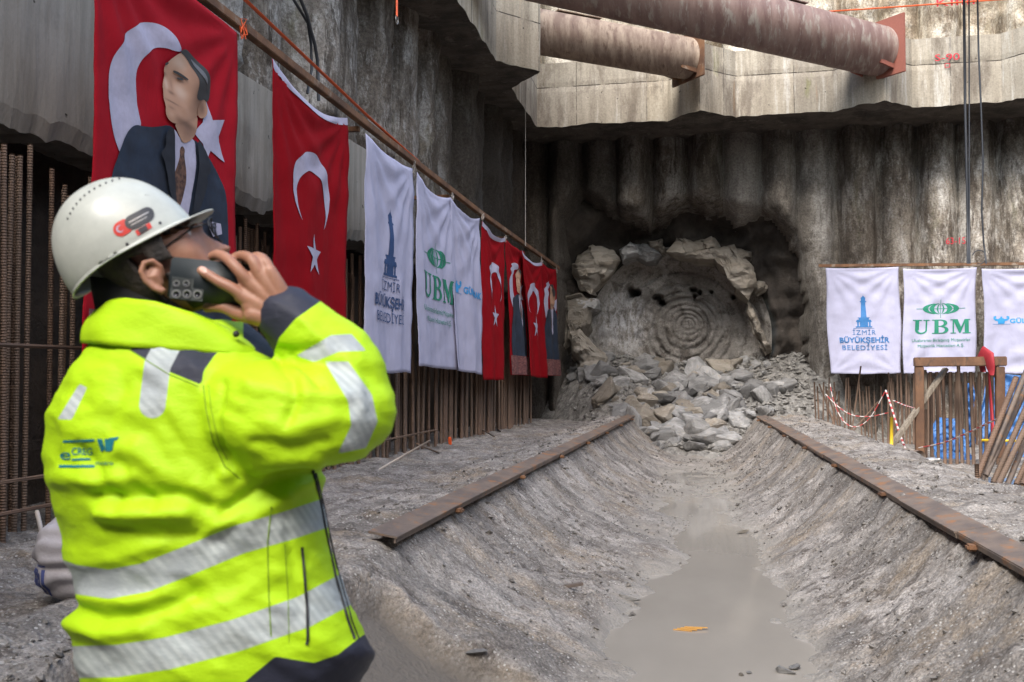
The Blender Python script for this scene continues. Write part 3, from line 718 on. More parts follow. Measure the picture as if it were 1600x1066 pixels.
# ------------------------------------------------------------------ flags
class Flag:
    def __init__(s, name, mode, off, corners, mat, label, group, seed, sag=.05, amp=.035, nu=36, nv=56, folds=2.2):
        pl = (lambda u, v: on_x(u, v, off)) if mode == 'L' else (lambda u, v: on_y(u, v, off))
        s.TL, s.TR, s.BR, s.BL = [pl(*c) for c in corners]
        s.n = Vector((1, 0, 0)) if mode == 'L' else Vector((0, -1, 0))
        s.W = ((s.TR-s.TL).length+(s.BR-s.BL).length)/2; s.H = ((s.BL-s.TL).length+(s.BR-s.TR).length)/2
        s.seed, s.sag, s.amp, s.nu, s.nv, s.folds = seed, sag, amp, nu, nv, folds
        s.root = empty(name, (s.TL+s.TR)/2, label, 'flag', group)
        bm = sheet(frange(0, 1, 1/nu), frange(0, 1, 1/nv), s.f)
        s.layer = 0
        o = mk('cloth', bm, mat, s.root); o.modifiers.new('s', 'SOLIDIFY').thickness = .003; o.modifiers['s'].offset = -1
    def f(s, u, v):
        p = s.BL.lerp(s.BR, u).lerp(s.TL.lerp(s.TR, u), v)
        p = p - Vector((0, 0, s.sag*4*u*(1-u)*v**3))
        e_ = .012*s.W*math.sin(v*7+s.seed)*(1 if u > .5 else -1)*abs(u-.5)*2
        side = (s.BR-s.BL).normalized(); p += side*e_ - Vector((0, 0, .02*fr(u, 0, s.seed, 3)*(1-v)**4))
        d = s.amp*(1.25-v)*(.6*math.sin(s.folds*6.28*u+s.seed*1.7+1.2*v)+.8*fr(u*2.3+v*.5, v*.6, s.seed, 1.6, 3))
        d += .012*fr(u*3, v*7, s.seed+4, 1.5, 3)
        for cu, k in ((0, 1), (1, -1)):
            du, dv = (u-cu)*s.W*k, (1-v)*s.H; r = math.hypot(du, dv); th = math.atan2(du, dv)
            d += .055*min(r, .9)*math.exp(-r/.75)*math.sin(th*17+s.seed)
            if s.mode_b: 
                dv2 = v*s.H; r2 = math.hypot(du, dv2); th2 = math.atan2(du, dv2)
                d += .05*min(r2, .9)*math.exp(-r2/.6)*math.sin(th2*13+s.seed)
        return p+s.n*d
    mode_b = False
    def art(s, name, bm, mat, shade=None):
        """bm in flag metres (x right, y up from the lower left) -> printed layer following the cloth"""
        s.layer += 1
        bmesh.ops.scale(bm, verts=bm.verts, vec=(1/s.W, 1/s.H, 1))
        xs_ = [v.co.x for v in bm.verts]; ys_ = [v.co.y for v in bm.verts]
        for i in range(1, s.nu):
            if min(xs_) < i/s.nu < max(xs_): bmesh.ops.bisect_plane(bm, geom=bm.verts[:]+bm.edges[:]+bm.faces[:], plane_co=(i/s.nu, 0, 0), plane_no=(1, 0, 0))
        for j in range(1, s.nv):
            if min(ys_) < j/s.nv < max(ys_): bmesh.ops.bisect_plane(bm, geom=bm.verts[:]+bm.edges[:]+bm.faces[:], plane_co=(0, j/s.nv, 0), plane_no=(0, 1, 0))
        if shade:
            for _ in range(2):
                es = [e_ for e_ in bm.edges if math.hypot((e_.verts[0].co.x-e_.verts[1].co.x)*s.W, (e_.verts[0].co.y-e_.verts[1].co.y)*s.H) > .022]
                bmesh.ops.subdivide_edges(bm, edges=es, cuts=1); bmesh.ops.triangulate(bm, faces=bm.faces[:])
            la_ = bm.verts.layers.float_color.new('print')
            for v in bm.verts: v[la_] = (*shade(v.co.x, v.co.y), 1)
        for v in bm.verts: v.co = s.f(min(1, max(0, v.co.x)), min(1, max(0, v.co.y))) + s.n*(.004+.0022*s.layer)
        bmesh.ops.recalc_face_normals(bm, faces=bm.faces[:])
        return mk(name, bm, mat, s.root)
def poly_bm(polys):
    bm = bmesh.new()
    for pl in polys:
        vs = [Vector((x, y, 0)) for x, y in pl]
        bv = [bm.verts.new(v) for v in vs]
        for tri in tessellate_polygon([vs]):
            try: bm.faces.new([bv[i] for i in tri])
            except ValueError: pass
    return bm
def ell(cx, cy, rx, ry, n=32, a0=0, a1=360): return [(cx+rx*math.cos(R(lerp(a0, a1, i/n))), cy+ry*math.sin(R(lerp(a0, a1, i/n)))) for i in range(n if a1-a0 == 360 else n+1)]
def star(cx, cy, r, rot=90, q=.382): return [(cx+(r if i % 2 == 0 else r*q)*math.cos(R(rot+i*36)), cy+(r if i % 2 == 0 else r*q)*math.sin(R(rot+i*36))) for i in range(10)]
def crescent(cx, cy, rx, ry, op=-90, d=.27, ri=.80):
    al = math.acos((1+d*d-ri*ri)/(2*d)); out = []
    n = 40
    for i in range(n+1):
        t_ = lerp(al, 2*math.pi-al, i/n); out.append((math.cos(t_), math.sin(t_)))
    be = math.atan2(math.sin(al), math.cos(al)-d)
    for i in range(1, n):
        t_ = lerp(2*math.pi-be, be, i/n); out.append((d+ri*math.cos(t_), ri*math.sin(t_)))
    c_, s_ = math.cos(R(op)), math.sin(R(op))
    return [(cx+(x*c_-y*s_)*rx, cy+(x*s_+y*c_)*ry) for x, y in out]
def text_bm(txt, cx, cy, w_, h_, bold=0, font_space=1.0):
    cu = bpy.data.curves.new('t', 'FONT'); cu.body = txt; cu.size = 1; cu.offset = bold; cu.space_character = font_space; cu.resolution_u = 3
    o = bpy.data.objects.new('t', cu); COL.objects.link(o)
    dg = bpy.context.evaluated_depsgraph_get(); dg.update()
    me = bpy.data.meshes.new_from_object(o.evaluated_get(dg)); bm = bmesh.new(); bm.from_mesh(me)
    bpy.data.objects.remove(o); bpy.data.curves.remove(cu); bpy.data.meshes.remove(me)
    x0 = min(v.co.x for v in bm.verts); x1 = max(v.co.x for v in bm.verts)
    cap = .73
    for v in bm.verts: v.co = Vector((cx+((v.co.x-x0)/(x1-x0)-.5)*w_, cy+(v.co.y-cap/2)/cap*h_, 0))
    return bm
def add_polys(bm, polys): join(bm, poly_bm(polys))

def tower(W, H, sx):
    """clock tower silhouette; returns polys in flag metres"""
    c = W*.5; y0 = H*.435; h = H*.30; k = W*.10*sx
    def r(x0, y0_, x1, y1): return [(c+x0*k, y0+y0_*h), (c+x1*k, y0+y0_*h), (c+x1*k, y0+y1*h), (c+x0*k, y0+y1*h)]
    P_ = [r(-1, 0, 1, .035), r(-.82, .035, -.62, .17), r(.62, .035, .82, .17), r(-.5, .035, .5, .19), r(-.95, .17, .95, .20), r(-.62, .20, .62, .29), r(-.72, .29, .72, .315),
          [(c-.36*k, y0+.315*h), (c+.36*k, y0+.315*h), (c+.26*k, y0+.80*h), (c-.26*k, y0+.80*h)], r(-.40, .80, .40, .83), r(-.27, .83, .27, .92),
          [(c-.34*k, y0+.92*h), (c+.34*k, y0+.92*h), (c, y0+1.0*h)], [(c-.03*k, y0+.98*h), (c+.03*k, y0+.98*h), (c, y0+1.05*h)],
          ell(c-.72*k, y0+.21*h, .2*k, .035*h, 12), ell(c+.72*k, y0+.21*h, .2*k, .035*h, 12)]
    return P_
def izmir(F, mat):
    W, H = F.W, F.H
    F.art('clock_tower_emblem', poly_bm(tower(W, H, 1.1)), mat)
    bm = poly_bm([[(W*.36, H*.425), (W*.64, H*.425), (W*.64, H*.428), (W*.36, H*.428)]]); F.art('rule', bm, mat)
    F.art('lettering', text_bm('İZMİR', W*.5, H*.390, W*.31, H*.046, -.006, 1.1), mat)
    F.art('lettering', text_bm('BÜYÜKŞEHİR', W*.5, H*.318, W*.68, H*.050, .024), mat)
    F.art('lettering', text_bm('BELEDİYESİ', W*.5, H*.247, W*.62, H*.046, 0, 1.1), mat)
def ubm(F):
    W, H = F.W, F.H; c, y = W*.52, H*.615; P_ = []; k = W*.25; q = H*.055
    for s_ in (-1, 1):
        for a_, b_ in ((1.0, .70), (.62, .36)):
            pts = [(c+s_*k*a_*math.cos(R(t_)), y+q*math.sin(R(t_))*(1 if a_ > .9 else .97)) for t_ in range(-68 if a_ > .9 else -80, 69 if a_ > .9 else 81, 8)]
            pts += [(c+s_*k*b_*math.cos(R(t_)), y+q*math.sin(R(t_))*(1 if a_ > .9 else .97)*.93) for t_ in range(68 if a_ > .9 else 80, -69 if a_ > .9 else -81, -8)]
            P_.append(pts)
        P_.append([(c+s_*k*.03, y-q*.95), (c+s_*k*.22*.7, y-q*.6), (c+s_*k*.22, y), (c+s_*k*.22*.7, y+q*.6), (c+s_*k*.03, y+q*.95), (c+s_*k*.10, y+q*.5), (c+s_*k*.13, y), (c+s_*k*.10, y-q*.5)])
    P_ += [[(c-k*1.35, y-.006), (c+k*1.35, y-.006), (c+k*1.35, y+.006), (c-k*1.35, y+.006)]]
    F.art('globe_emblem', poly_bm(P_), M['ink_green'])
    F.art('globe_emblem', poly_bm([[(c-.006, y-q*1.6), (c+.006, y-q*1.6), (c+.006, y+q*1.6), (c-.006, y+q*1.6)]]), M['ink_green'])
    y0, h = H*.375, H*.135; x0 = W*.135; ww = W*.78
    def S(x, y_): return (x0+x*ww, y0+y_*h)
    def rc(a_, b_, c_, d_): return [S(a_, b_), S(c_, b_), S(c_, d_), S(a_, d_)]
    L = []
    # U
    L.append([S(.045, .95), S(.045, .30)] + [S(.155-.11*math.cos(R(t_)), .30-.30*math.sin(R(t_))) for t_ in range(10, 171, 16)] + [S(.262, .30), S(.262, .95), S(.235, .95), S(.235, .33)] +
             [S(.165+.07*math.cos(R(t_)), .30-.20*math.sin(R(t_))) for t_ in range(10, 171, 16)] + [S(.118, .30), S(.118, .95)])
    L += [rc(0, .94, .165, 1), rc(.195, .94, .30, 1)]
    # B
    L += [rc(.385, .05, .455, .95), rc(.345, 0, .50, .06), rc(.345, .94, .50, 1)]
    def bowl(yc, hh, wv): 
        o_ = [(.50, yc+hh)]+[(.50+wv*math.cos(R(t_)), yc+hh*math.sin(R(t_))) for t_ in range(80, -81, -16)]+[(.50, yc-hh)]
        i_ = [(.50, yc-hh+.07)]+[(.50+(wv-.065)*math.cos(R(t_)), yc+(hh-.07)*math.sin(R(t_))) for t_ in range(-80, 81, 16)]+[(.50, yc+hh-.07)]
        return [S(*p) for p in o_+i_]
    L += [bowl(.755, .245, .11), bowl(.27, .27, .13), rc(.455, .485, .505, .55)]
    # M
    L += [rc(.70, .05, .725, .95), rc(.665, 0, .76, .06), rc(.66, .94, .765, 1), rc(.90, .05, .97, .95), rc(.865, 0, 1.0, .06), rc(.90, .94, 1.0, 1)]
    L += [[S(.705, 1), S(.785, 1), S(.85, .35), S(.825, .04), S(.81, .04)], [S(.82, .05), S(.835, .05), S(.925, 1), S(.90, 1), S(.83, .35)]]
    F.art('lettering', poly_bm(L), M['ink_green'])
    F.art('lettering', text_bm('Uluslararası Birleşmiş Müşavirler', W*.52, H*.315, W*.78, H*.030), M['ink_green'])
    F.art('lettering', text_bm('Müşavirlik Hizmetleri A.Ş.', W*.52, H*.262, W*.62, H*.030), M['ink_green'])
def guler(F, fx=.20):
    W, H = F.W, F.H; c, y = W*fx, H*.51; k = W*.11; q = H*.036
    body = [(-1, .9), (-.7, 1.1), (-.62, .75), (-.78, .45), (-.45, .2), (-.25, .45), (-.12, .5), (-.12, .9), (.12, .9), (.12, .5), (.25, .45), (.45, .2), (.78, .45), (.62, .75), (.7, 1.1), (1, .9), (1.02, .3), (.75, -.2), (.45, -.3), (.4, -1), (-.4, -1), (-.45, -.3), (-.75, -.2), (-1.02, .3)]
    F.art('worker_emblem', poly_bm([[(c+a_*k, y+b_*q) for a_, b_ in body], [(c-k*1.1, y-q*1.15), (c+k*1.1, y-q*1.15), (c+k*1.1, y-q*1.07), (c-k*1.1, y-q*1.07)]]), M['ink_sky'])
    F.art('lettering', text_bm('GÜLERMAK', W*.655, H*.502, W*.60, H*.042, .03), M['ink_sky'])
def redflag(F):
    W, H = F.W, F.H
    F.art('hoist_band', poly_bm([[(0, H*.972), (W, H*.972), (W, H), (0, H)]]), M['ink_white'])
    F.art('crescent', poly_bm([crescent(W*.50, H*.655, W*.265, H*.150)]), M['ink_white'])
    F.art('star', poly_bm([star(W*.5, H*.425, W*.125)]), M['ink_white'])
# portrait banner: outlines read off the near banner, kept as fractions of the cloth
NP = [(150, -122), (367, 50), (367, 592), (128, 592)]
def nuv(px, py):
    A = on_x(NP[0][0], NP[0][1], -4.36); B = on_x(NP[1][0], NP[1][1], -4.36); p = on_x(px, py, -4.36)
    u = (p.y-A.y)/(B.y-A.y); zt = lerp(A.z, B.z, u); zb_ = on_x(367, 592, -4.36).z
    return (u, (p.z-zb_)/(zt-zb_))
def c1(pts): return [(x/3.5525, y/3.5525) for x, y in pts]
PORT = [
 ('crescent', 'ink_white', [c1([(700, 900), (655, 830), (628, 740), (610, 620), (605, 500), (615, 390), (640, 300), (672, 235), (710, 185), (765, 138), (830, 122), (895, 138), (950, 180), (985, 235), (1005, 290), (960, 285), (925, 268), (880, 264), (830, 285), (795, 325), (775, 380), (766, 450), (766, 530), (772, 620), (790, 720)])]),
 ('star', 'ink_white', [c1([(1143, 560), (1165, 668), (1240, 665), (1205, 758), (1236, 902), (1160, 838), (1138, 890), (1120, 800), (1080, 735), (1122, 680)])]),
 ('suit', 'ink_suit', [c1([(560, 1300), (590, 1080), (625, 960), (665, 840), (700, 735), (740, 692), (800, 705), (870, 708), (950, 690), (1010, 800), (1082, 760), (1150, 880), (1215, 985), (1245, 1100), (1250, 1330), (1262, 2000), (600, 2000), (545, 1500)])]),
 ('shirt', 'ink_white', [c1([(950, 690), (1010, 800), (1082, 758), (1080, 880), (1062, 1060), (1035, 1250), (1010, 1300), (985, 1200), (970, 1060), (966, 860)])]),
 ('tie', 'ink_tie', [c1([(1008, 808), (1026, 832), (1018, 870), (1036, 985), (1020, 1090), (995, 1180), (972, 1090), (968, 1000), (1000, 872), (996, 830)])]),
 ('neck', 'ink_skin', [c1([(950, 670), (1100, 610), (1088, 740), (1060, 780), (1012, 802), (985, 750)])]),
 ('face', 'ink_skin', [c1([(985, 292), (945, 330), (915, 372), (912, 400), (918, 420), (897, 470), (902, 505), (900, 545), (910, 590), (906, 625), (922, 665), (955, 690), (1010, 685), (1060, 660), (1100, 640), (1135, 600), (1135, 520), (1100, 420), (1060, 350), (1020, 300)])]),
 ('hair', 'ink_hair', [c1([(978, 288), (1010, 272), (1040, 290), (1090, 335), (1135, 400), (1158, 470), (1155, 545), (1138, 570), (1120, 550), (1092, 562), (1070, 545), (1082, 470), (1075, 420), (1045, 360), (1015, 315)])]),
 ('ear', 'ink_skin', [ell(1113/3.5525, 608/3.5525, 26/3.5525, 50/3.5525, 20)]),
 ('hair_streak', 'ink_grey', [c1([(1040, 320), (1075, 350), (1120, 420), (1130, 480), (1105, 440), (1075, 385)])]),
 ('eyebrow', 'ink_hair', [c1([(960, 390), (990, 402), (1030, 440), (1028, 450), (985, 416), (958, 402)])]),
 ('eyebrow', 'ink_hair', [c1([(912, 352), (930, 345), (932, 356), (914, 368)])]),
 ('eye', 'ink_hair', [c1([(978, 430), (1000, 434), (1010, 450), (990, 446), (976, 440)])]),
 ('lapel', 'ink_lapel', [c1([(950, 692), (966, 860), (970, 1060), (985, 1200), (940, 1090), (915, 900), (880, 850), (915, 820), (905, 740)])]),
 ('lapel', 'ink_lapel', [c1([(1082, 760), (1125, 850), (1150, 960), (1120, 980), (1135, 1040), (1040, 1270), (1066, 1060), (1082, 880)])]),
 ('handkerchief', 'ink_white', [[(322, 346), (336, 350), (338, 366), (326, 370), (320, 358)]]),
 ('table', 'ink_table', [[(100, 505), (367, 505), (367, 592), (100, 592)]]),
]
def chaik(p, k=2):
    for _ in range(k): p = [q for a_, b_ in zip(p, p[1:]+p[:1]) for q in ((a_[0]*.75+b_[0]*.25, a_[1]*.75+b_[1]*.25), (a_[0]*.25+b_[0]*.75, a_[1]*.25+b_[1]*.75))]
    return p
M['ink_skindark'] = grime('printed_skin_shadow', (.20, .085, .045), (.33, .16, .095), None, 4, bs=.02, bscale=10)
M['ink_skinlight'] = grime('printed_skin_light', (.62, .42, .31), (.70, .52, .42), None, 4, bs=.02, bscale=10)
M['ink_grey'] = plain('printed_grey_hair', (.13, .13, .14), .7)
M['ink_lapel'] = plain('printed_lapel', (.006, .009, .018), .7)
PORT = [(n, m, [pl if n in ('star', 'handkerchief', 'table') else chaik(pl) for pl in pls]) for n, m, pls in PORT]
PUV = [(n, m, [[nuv(*p) for p in pl] for pl in pls]) for n, m, pls in PORT]
def portrait(F, small=False):
    for n, m, pls in PUV:
        if small and n in ('handkerchief', 'cheek', 'forehead', 'cheekbone', 'nose', 'eye_socket', 'hair_streak', 'eyebrow', 'eye', 'mouth', 'lapel'): continue
        out = []
        for pl in pls:
            q = [(min(.995, max(.005, u)), min(.995, max(.004, v))) for u, v in pl]
            if n == 'table': q = [(.004, .004), (.996, .004), (.996, .15), (.004, .15)]
            out.append([(u*F.W, v*F.H) for u, v in q])
        if m == 'ink_skin': F.art(n, poly_bm(out), M['print'], face_shade)
        else: F.art(n, poly_bm(out), M[m])
SH = [(985, 345, 42, 40, .45), (1000, 515, 32, 36, .40), (922, 465, 10, 45, .35), (945, 645, 26, 20, .30), (1085, 540, 34, 90, -.62), (990, 438, 32, 15, -.62), (920, 412, 12, 14, -.5), (945, 516, 18, 9, -.55), (952, 470, 8, 34, -.35),
      (942, 567, 38, 5, -.75), (940, 600, 20, 8, -.35), (1020, 688, 75, 22, -.55), (1040, 740, 60, 40, -.45), (1060, 400, 26, 40, -.3), (1113, 608, 12, 30, -.35)]
SHU = []
for x_, y_, sx_, sy_, am_ in SH:
    c_ = nuv(x_/3.5525, y_/3.5525); e1 = nuv((x_+sx_)/3.5525, y_/3.5525); e2 = nuv(x_/3.5525, (y_+sy_)/3.5525); SHU.append((c_[0], c_[1], abs(e1[0]-c_[0]), abs(e2[1]-c_[1]), am_))
def face_shade(u, v):
    k = sum(am_*math.exp(-((u-a_)/b1)**2-((v-c_)/b2)**2) for a_, c_, b1, b2, am_ in SHU)
    k = max(-.85, min(.6, k)); base = Vector((.42, .235, .15))
    return tuple(base.lerp(Vector((.66, .50, .40)), k/.6*.8)) if k > 0 else tuple(base.lerp(Vector((.07, .028, .018)), -k))
t = NT('printed_face'); pa = t.n('ShaderNodeAttribute', attribute_name='print'); M['print'] = t.done(pa.outputs['Color'], .7)
GL = 'flags hung in a row along the left wall'
F = Flag('portrait_banner', 'L', -4.36, NP, M['redsheen'], 'largest red banner nearest the camera, printed with a man in a dark suit looking up', GL, 1, sag=0, amp=.025, nu=44, nv=70, folds=.8); portrait(F)
F = Flag('national_flag', 'L', -4.36, [(427, 92), (541, 184), (541, 588), (425, 590)], M['red'], 'large red flag with white crescent and star, just right of the worker\'s hand', GL, 2, sag=.16, amp=.04, folds=1.4); redflag(F)
F = Flag('municipal_flag', 'L', -4.36, [(572, 208), (645, 264), (643, 583), (569, 581)], M['white'], 'white flag with a dark blue clock tower on the left wall', GL, 3, amp=.035); izmir(F, M['ink_navy'])
F = Flag('company_flag', 'L', -4.38, [(650, 268), (705, 309), (714, 578), (652, 572)], M['white'], 'white flag with a green globe and green letters on the left wall', GL, 4, sag=.12, amp=.06, folds=1.2); ubm(F)
F = Flag('company_flag', 'L', -4.34, [(705, 309), (750, 341), (755, 586), (712, 578)], M['white'], 'narrow looking white flag with small blue lettering on the left wall', GL, 5, sag=.12, amp=.07, folds=1.6); guler(F)
F = Flag('national_flag', 'L', -4.36, [(754, 346), (788, 371), (793, 594), (757, 594)], M['red'], 'red crescent flag between the white flags and a portrait banner', GL, 6, sag=.12, amp=.06); redflag(F)
F = Flag('portrait_banner', 'L', -4.39, [(789, 373), (818, 393), (826, 587), (800, 586)], M['red'], 'portrait banner between the two distant red crescent flags', GL, 7, amp=.05); portrait(F, True)
F = Flag('national_flag', 'L', -4.33, [(815, 391), (846, 409), (854, 591), (826, 588)], M['red'], 'red crescent flag second from the far end of the left row', GL, 8, sag=.12, amp=.06); redflag(F)
F = Flag('portrait_banner', 'L', -4.38, [(846, 409), (869, 421), (876, 587), (854, 587)], M['red'], 'portrait banner at the far end of the left row', GL, 9, amp=.05); portrait(F, True)
Flag.mode_b = True
GR = 'white flags hung in a row on the back wall'
F = Flag('municipal_flag', 'B', 25.5, [(1289, 419), (1405, 417), (1409, 584), (1297, 584)], M['white'], 'white flag with a blue clock tower on the back wall', GR, 11, sag=.02, amp=.03, folds=.7); izmir(F, M['ink_blue'])
F = Flag('company_flag', 'B', 25.5, [(1411, 420), (1526, 418), (1524, 582), (1411, 584)], M['white'], 'white flag with green globe emblem and green letters on the back wall', GR, 12, sag=.03, amp=.05, folds=1.0); ubm(F)
F = Flag('company_flag', 'B', 25.5, [(1535, 420), (1652, 417), (1652, 584), (1539, 584)], M['white'], 'white flag with a small blue strongman emblem at the right edge', GR, 13, sag=.03, amp=.04, folds=1.0); guler(F, .24)

# ------------------------------------------------------------------ flag beams, brackets, ties
root = empty('flag_beam', on_x(375, 42, -4.44), 'long rusty square beam that carries the left row of flags', 'beam')
pts = [on_x(u, v, -4.44) for u, v in ((150, -133), (375, 40), (571, 194), (749, 332), (872, 419))]
bm = bmesh.new()
for a_, b_ in zip(pts, pts[1:]): bar(bm, a_, b_+(b_-a_).normalized()*.02, .085, .085)
mk('beam', bm, M['rust'], root)
for u, v in ((376, 44), (565, 192), (705, 300), (790, 366), (866, 417)):
    p = on_x(u, v, -4.44); bm = bmesh.new(); bar(bm, p+Vector((-.03, 0, -.075)), p+Vector((-1.0, 0, -.075)), .07, .06); mk('bracket', bm, M['rust'], root)
a_ = on_y(1279, 415.5, 25.56); b_ = on_y(1690, 411.5, 25.56); bm = bmesh.new(); bar(bm, a_, b_, .06, .07)
tag(mk('flag_beam', bm, M['rust'], None, a_), 'thin rusty beam that carries the three flags on the back wall', 'beam')
random.seed(5)
for (u, v) in ((376, 47), (645, 264), (704, 309), (752, 343), (788, 371), (845, 409), (868, 421)):
    p = on_x(u, v, -4.40); bm = bmesh.new()
    for k in range(4):
        q = [p+Vector((random.uniform(0, .05), random.uniform(-.05, .05), random.uniform(-.1, .12))) for _ in range(4)]; tube(bm, [p]+q, .005, 5)
    tag(mk('tie_wire', bm, M['orange'] if u == 376 else M['string'], None, p), 'small twisted wire tying a flag corner to the beam of the left wall', 'wire', 'ties of the left flags')

# ------------------------------------------------------------------ rebar
random.seed(31)
def rebar_mesh(L, r, seg=8, ribs=False):
    bm = bmesh.new(); n = int(L/.013) if ribs else 4
    pts = [Vector((0, 0, L*i/n)) for i in range(n+1)]
    tube(bm, pts, [r*(1.06 if i % 2 else .97) for i in range(n+1)] if ribs else r, seg)
    me = bpy.data.meshes.new('rebar'); bm.to_mesh(me); bm.free(); me.materials.append(M['rebar'])
    for p in me.polygons: p.use_smooth = True
    return me
RM = {}
def rebar(p, L, r=.018, tilt=(0, 0), label='', group='', ribs=False, name='rebar'):
    k = (round(L*10), round(r*1000), ribs)
    if k not in RM: RM[k] = rebar_mesh(k[0]/10, r, 8 if not ribs else 10, ribs)
    o = bpy.data.objects.new(name, RM[k]); COL.objects.link(o); o.location = p; o.rotation_euler = (tilt[0], tilt[1], random.random()*6)
    return tag(o, label, 'rebar', group)
y = 2.6; n = 0
while y < 26.9 and n < 245:
    near = y < 11
    for k in range(2 if near and random.random() < .55 else 1):
        x = -4.66 - random.choice((0, .04, .20, .25))
        g = terrain(x, y, False)[0]
        L = 2.55+random.uniform(-.16, .2)+(.1 if y < 6.5 else 0)
        rebar((x, y+k*.045, g-.08), L, .019 if near else .0245, (random.gauss(0, .004), random.gauss(0, .006)), 'rusty ribbed rebar standing in the row along the left wall', 'rebars standing along the left wall', ribs=y < 8.5); n += 1
    y += random.uniform(.06, .15) if near else random.uniform(.075, .125)
for z, y0, y1 in ((.16, 3, 8), (.36, 2.8, 7.5), (.2, 10.6, 15.5), (1.25, 3, 13)):
    a_ = Vector((-4.58, y0, z)); b_ = Vector((-4.60, y1, z+.03)); bm = bmesh.new(); tube(bm, [a_, b_], .014, 8)
    tag(mk('rebar', bm, M['rebar'], None, a_), 'thin horizontal bar laid across the standing rebars of the left wall', 'rebar', 'cross bars of the left rebar row')
# right bay: back row, thin bars
for k in range(62):
    u = 1274+k*5.6+random.uniform(-2, 2); yb = 24.5+random.uniform(-.2, .3); p = on_y(u, 600, yb)
    hgt = random.uniform(1.45, 1.75) if u > 1385 else random.uniform(1.2, 1.6)
    if 1310 < u < 1380 and random.random() < .2: continue
    rebar((p.x, yb, -.55), hgt, .026 if u > 1385 else .018, (random.gauss(0, .02), random.gauss(0, .035)), 'rusty rebar standing under the white flags of the back wall', 'rebars under the back wall flags')
for k in range(13):
    u = 1446+k*9.3+random.uniform(-1.5, 1.5); yb = 19.2+random.uniform(-.1, .1); p = on_y(u, 600, yb)
    rebar((p.x, yb, -.55), random.uniform(1.65, 1.8), .030, (random.gauss(0, .01), random.gauss(0, .01)), 'rusty rebar standing in the pool behind the steel frame', 'rebars behind the steel frame')

# ------------------------------------------------------------------ right bay: frame, props, tarpaulin
fy = 18.6
def pt(u, v, y=fy): return on_y(u, v, y)
root = empty('portal_frame', pt(1437, 712), 'orange-brown rusty steel portal frame standing in front of the right flags', 'frame')
M['rustorange'] = grime('orange_rust', (.10, .050, .028), (.18, .092, .048), (.07, .045, .032), 4, (1, 1, .5), (.52, .7), rough=.8, bs=.4, bd=.006, bscale=30)
for (u0, v0, u1, v1, dy) in ((1437, 716, 1436, 559, 0), (1563, 716, 1562, 559, 0)):
    bm = bmesh.new(); bar(bm, pt(u0, v0), pt(u1, v1+14), .135, .14); mk('post', bm, M['rustorange'], root)
bm = bmesh.new(); bar(bm, pt(1428, 566), pt(1572, 564.5), .16, .16); mk('crossbeam', bm, M['rustorange'], root)
bm = bmesh.new(); bar(bm, pt(1558, 574, 18.75), pt(1566, 690, 20.4), .07, .07); mk('back_brace', bm, M['rust'], root)
a_, b_ = pt(1478, 576, 18.85), pt(1386, 706, 18.3); bm = bmesh.new(); bar(bm, a_, b_, .11, .06)
tag(mk('timber_prop', bm, M['timber'], None, b_), 'long grey plank leaning diagonally behind the steel frame', 'plank')
a_, b_ = pt(1445, 578, 18.78), pt(1446, 640, 18.78); bm = bmesh.new(); bar(bm, a_, b_, .09, .05)
tag(mk('timber_prop', bm, M['timber'], None, b_), 'short upright grey board beside the left post of the frame', 'plank')
root = empty('sling', pt(1541, 560), 'red lifting sling draped over the crossbeam of the steel frame', 'sling')
bm = bmesh.new(); c = pt(1541, 566)
tube(bm, [c+Vector((dx, dy, dz)) for dx, dy, dz in ((-.02, .13, -.16), (-.06, .12, .06), (-.03, .0, .125), (.02, -.12, .08), (.04, -.13, -.1), (.06, -.12, -.22))], [.12, .14, .15, .14, .11, .05], 14, flat=.35)
mk('wrap', bm, M['redcloth'], root)
bm = bmesh.new(); tube(bm, [pt(1545, 584), pt(1549, 640, 18.5), pt(1553, 700, 18.4)], [.05, .075, .07], 10, flat=.3); mk('strap', bm, M['redcloth'], root)
# tarpaulins
def tarp(name, poly, y, label, dep, seed):
    pts_ = [pt(u, v, y) for u, v in poly]; x0 = min(p.x for p in pts_); x1 = max(p.x for p in pts_); z0 = min(p.z for p in pts_); z1 = max(p.z for p in pts_)
    def f_(u, v):
        zt = interp([((p.x-x0)/(x1-x0), p.z) for p in pts_], u)
        x = lerp(x0, x1, u)+.05*fr(u*3, v*3, seed, 1); z = lerp(-.5, zt, v)
        d = dep*(1-v)**1.2 + .12*noise.ridged_multi_fractal(Vector((u*3.2*(x1-x0), v*2.2, seed)), 1, 2.1, 4, 1, 2)
        return Vector((x, y-d+.06*fr(u*9, v*9, seed, 1), z))
    bm = sheet(frange(0, 1, 1/50), frange(0, 1, 1/40), f_); o = mk(name, bm, M['tarp'], None, (x0, y, z0)); o.modifiers.new('s', 'SOLIDIFY').thickness = .01
    tag(o, label, 'tarpaulin')
tarp('tarpaulin', [(1528, 640), (1545, 592), (1570, 585), (1600, 588), (1640, 592)], 21.6, 'tall crumpled blue tarpaulin hung at the right edge', .25, 3)
tarp('tarpaulin', [(1452, 676), (1466, 652), (1490, 654), (1505, 672)], 21.2, 'low heap of blue tarpaulin behind the rebars of the pool', .5, 8)
tarp('tarpaulin', [(1506, 600), (1512, 598), (1518, 600)], 23.6, 'narrow dark blue sheet hanging between the rebars', .05, 12)
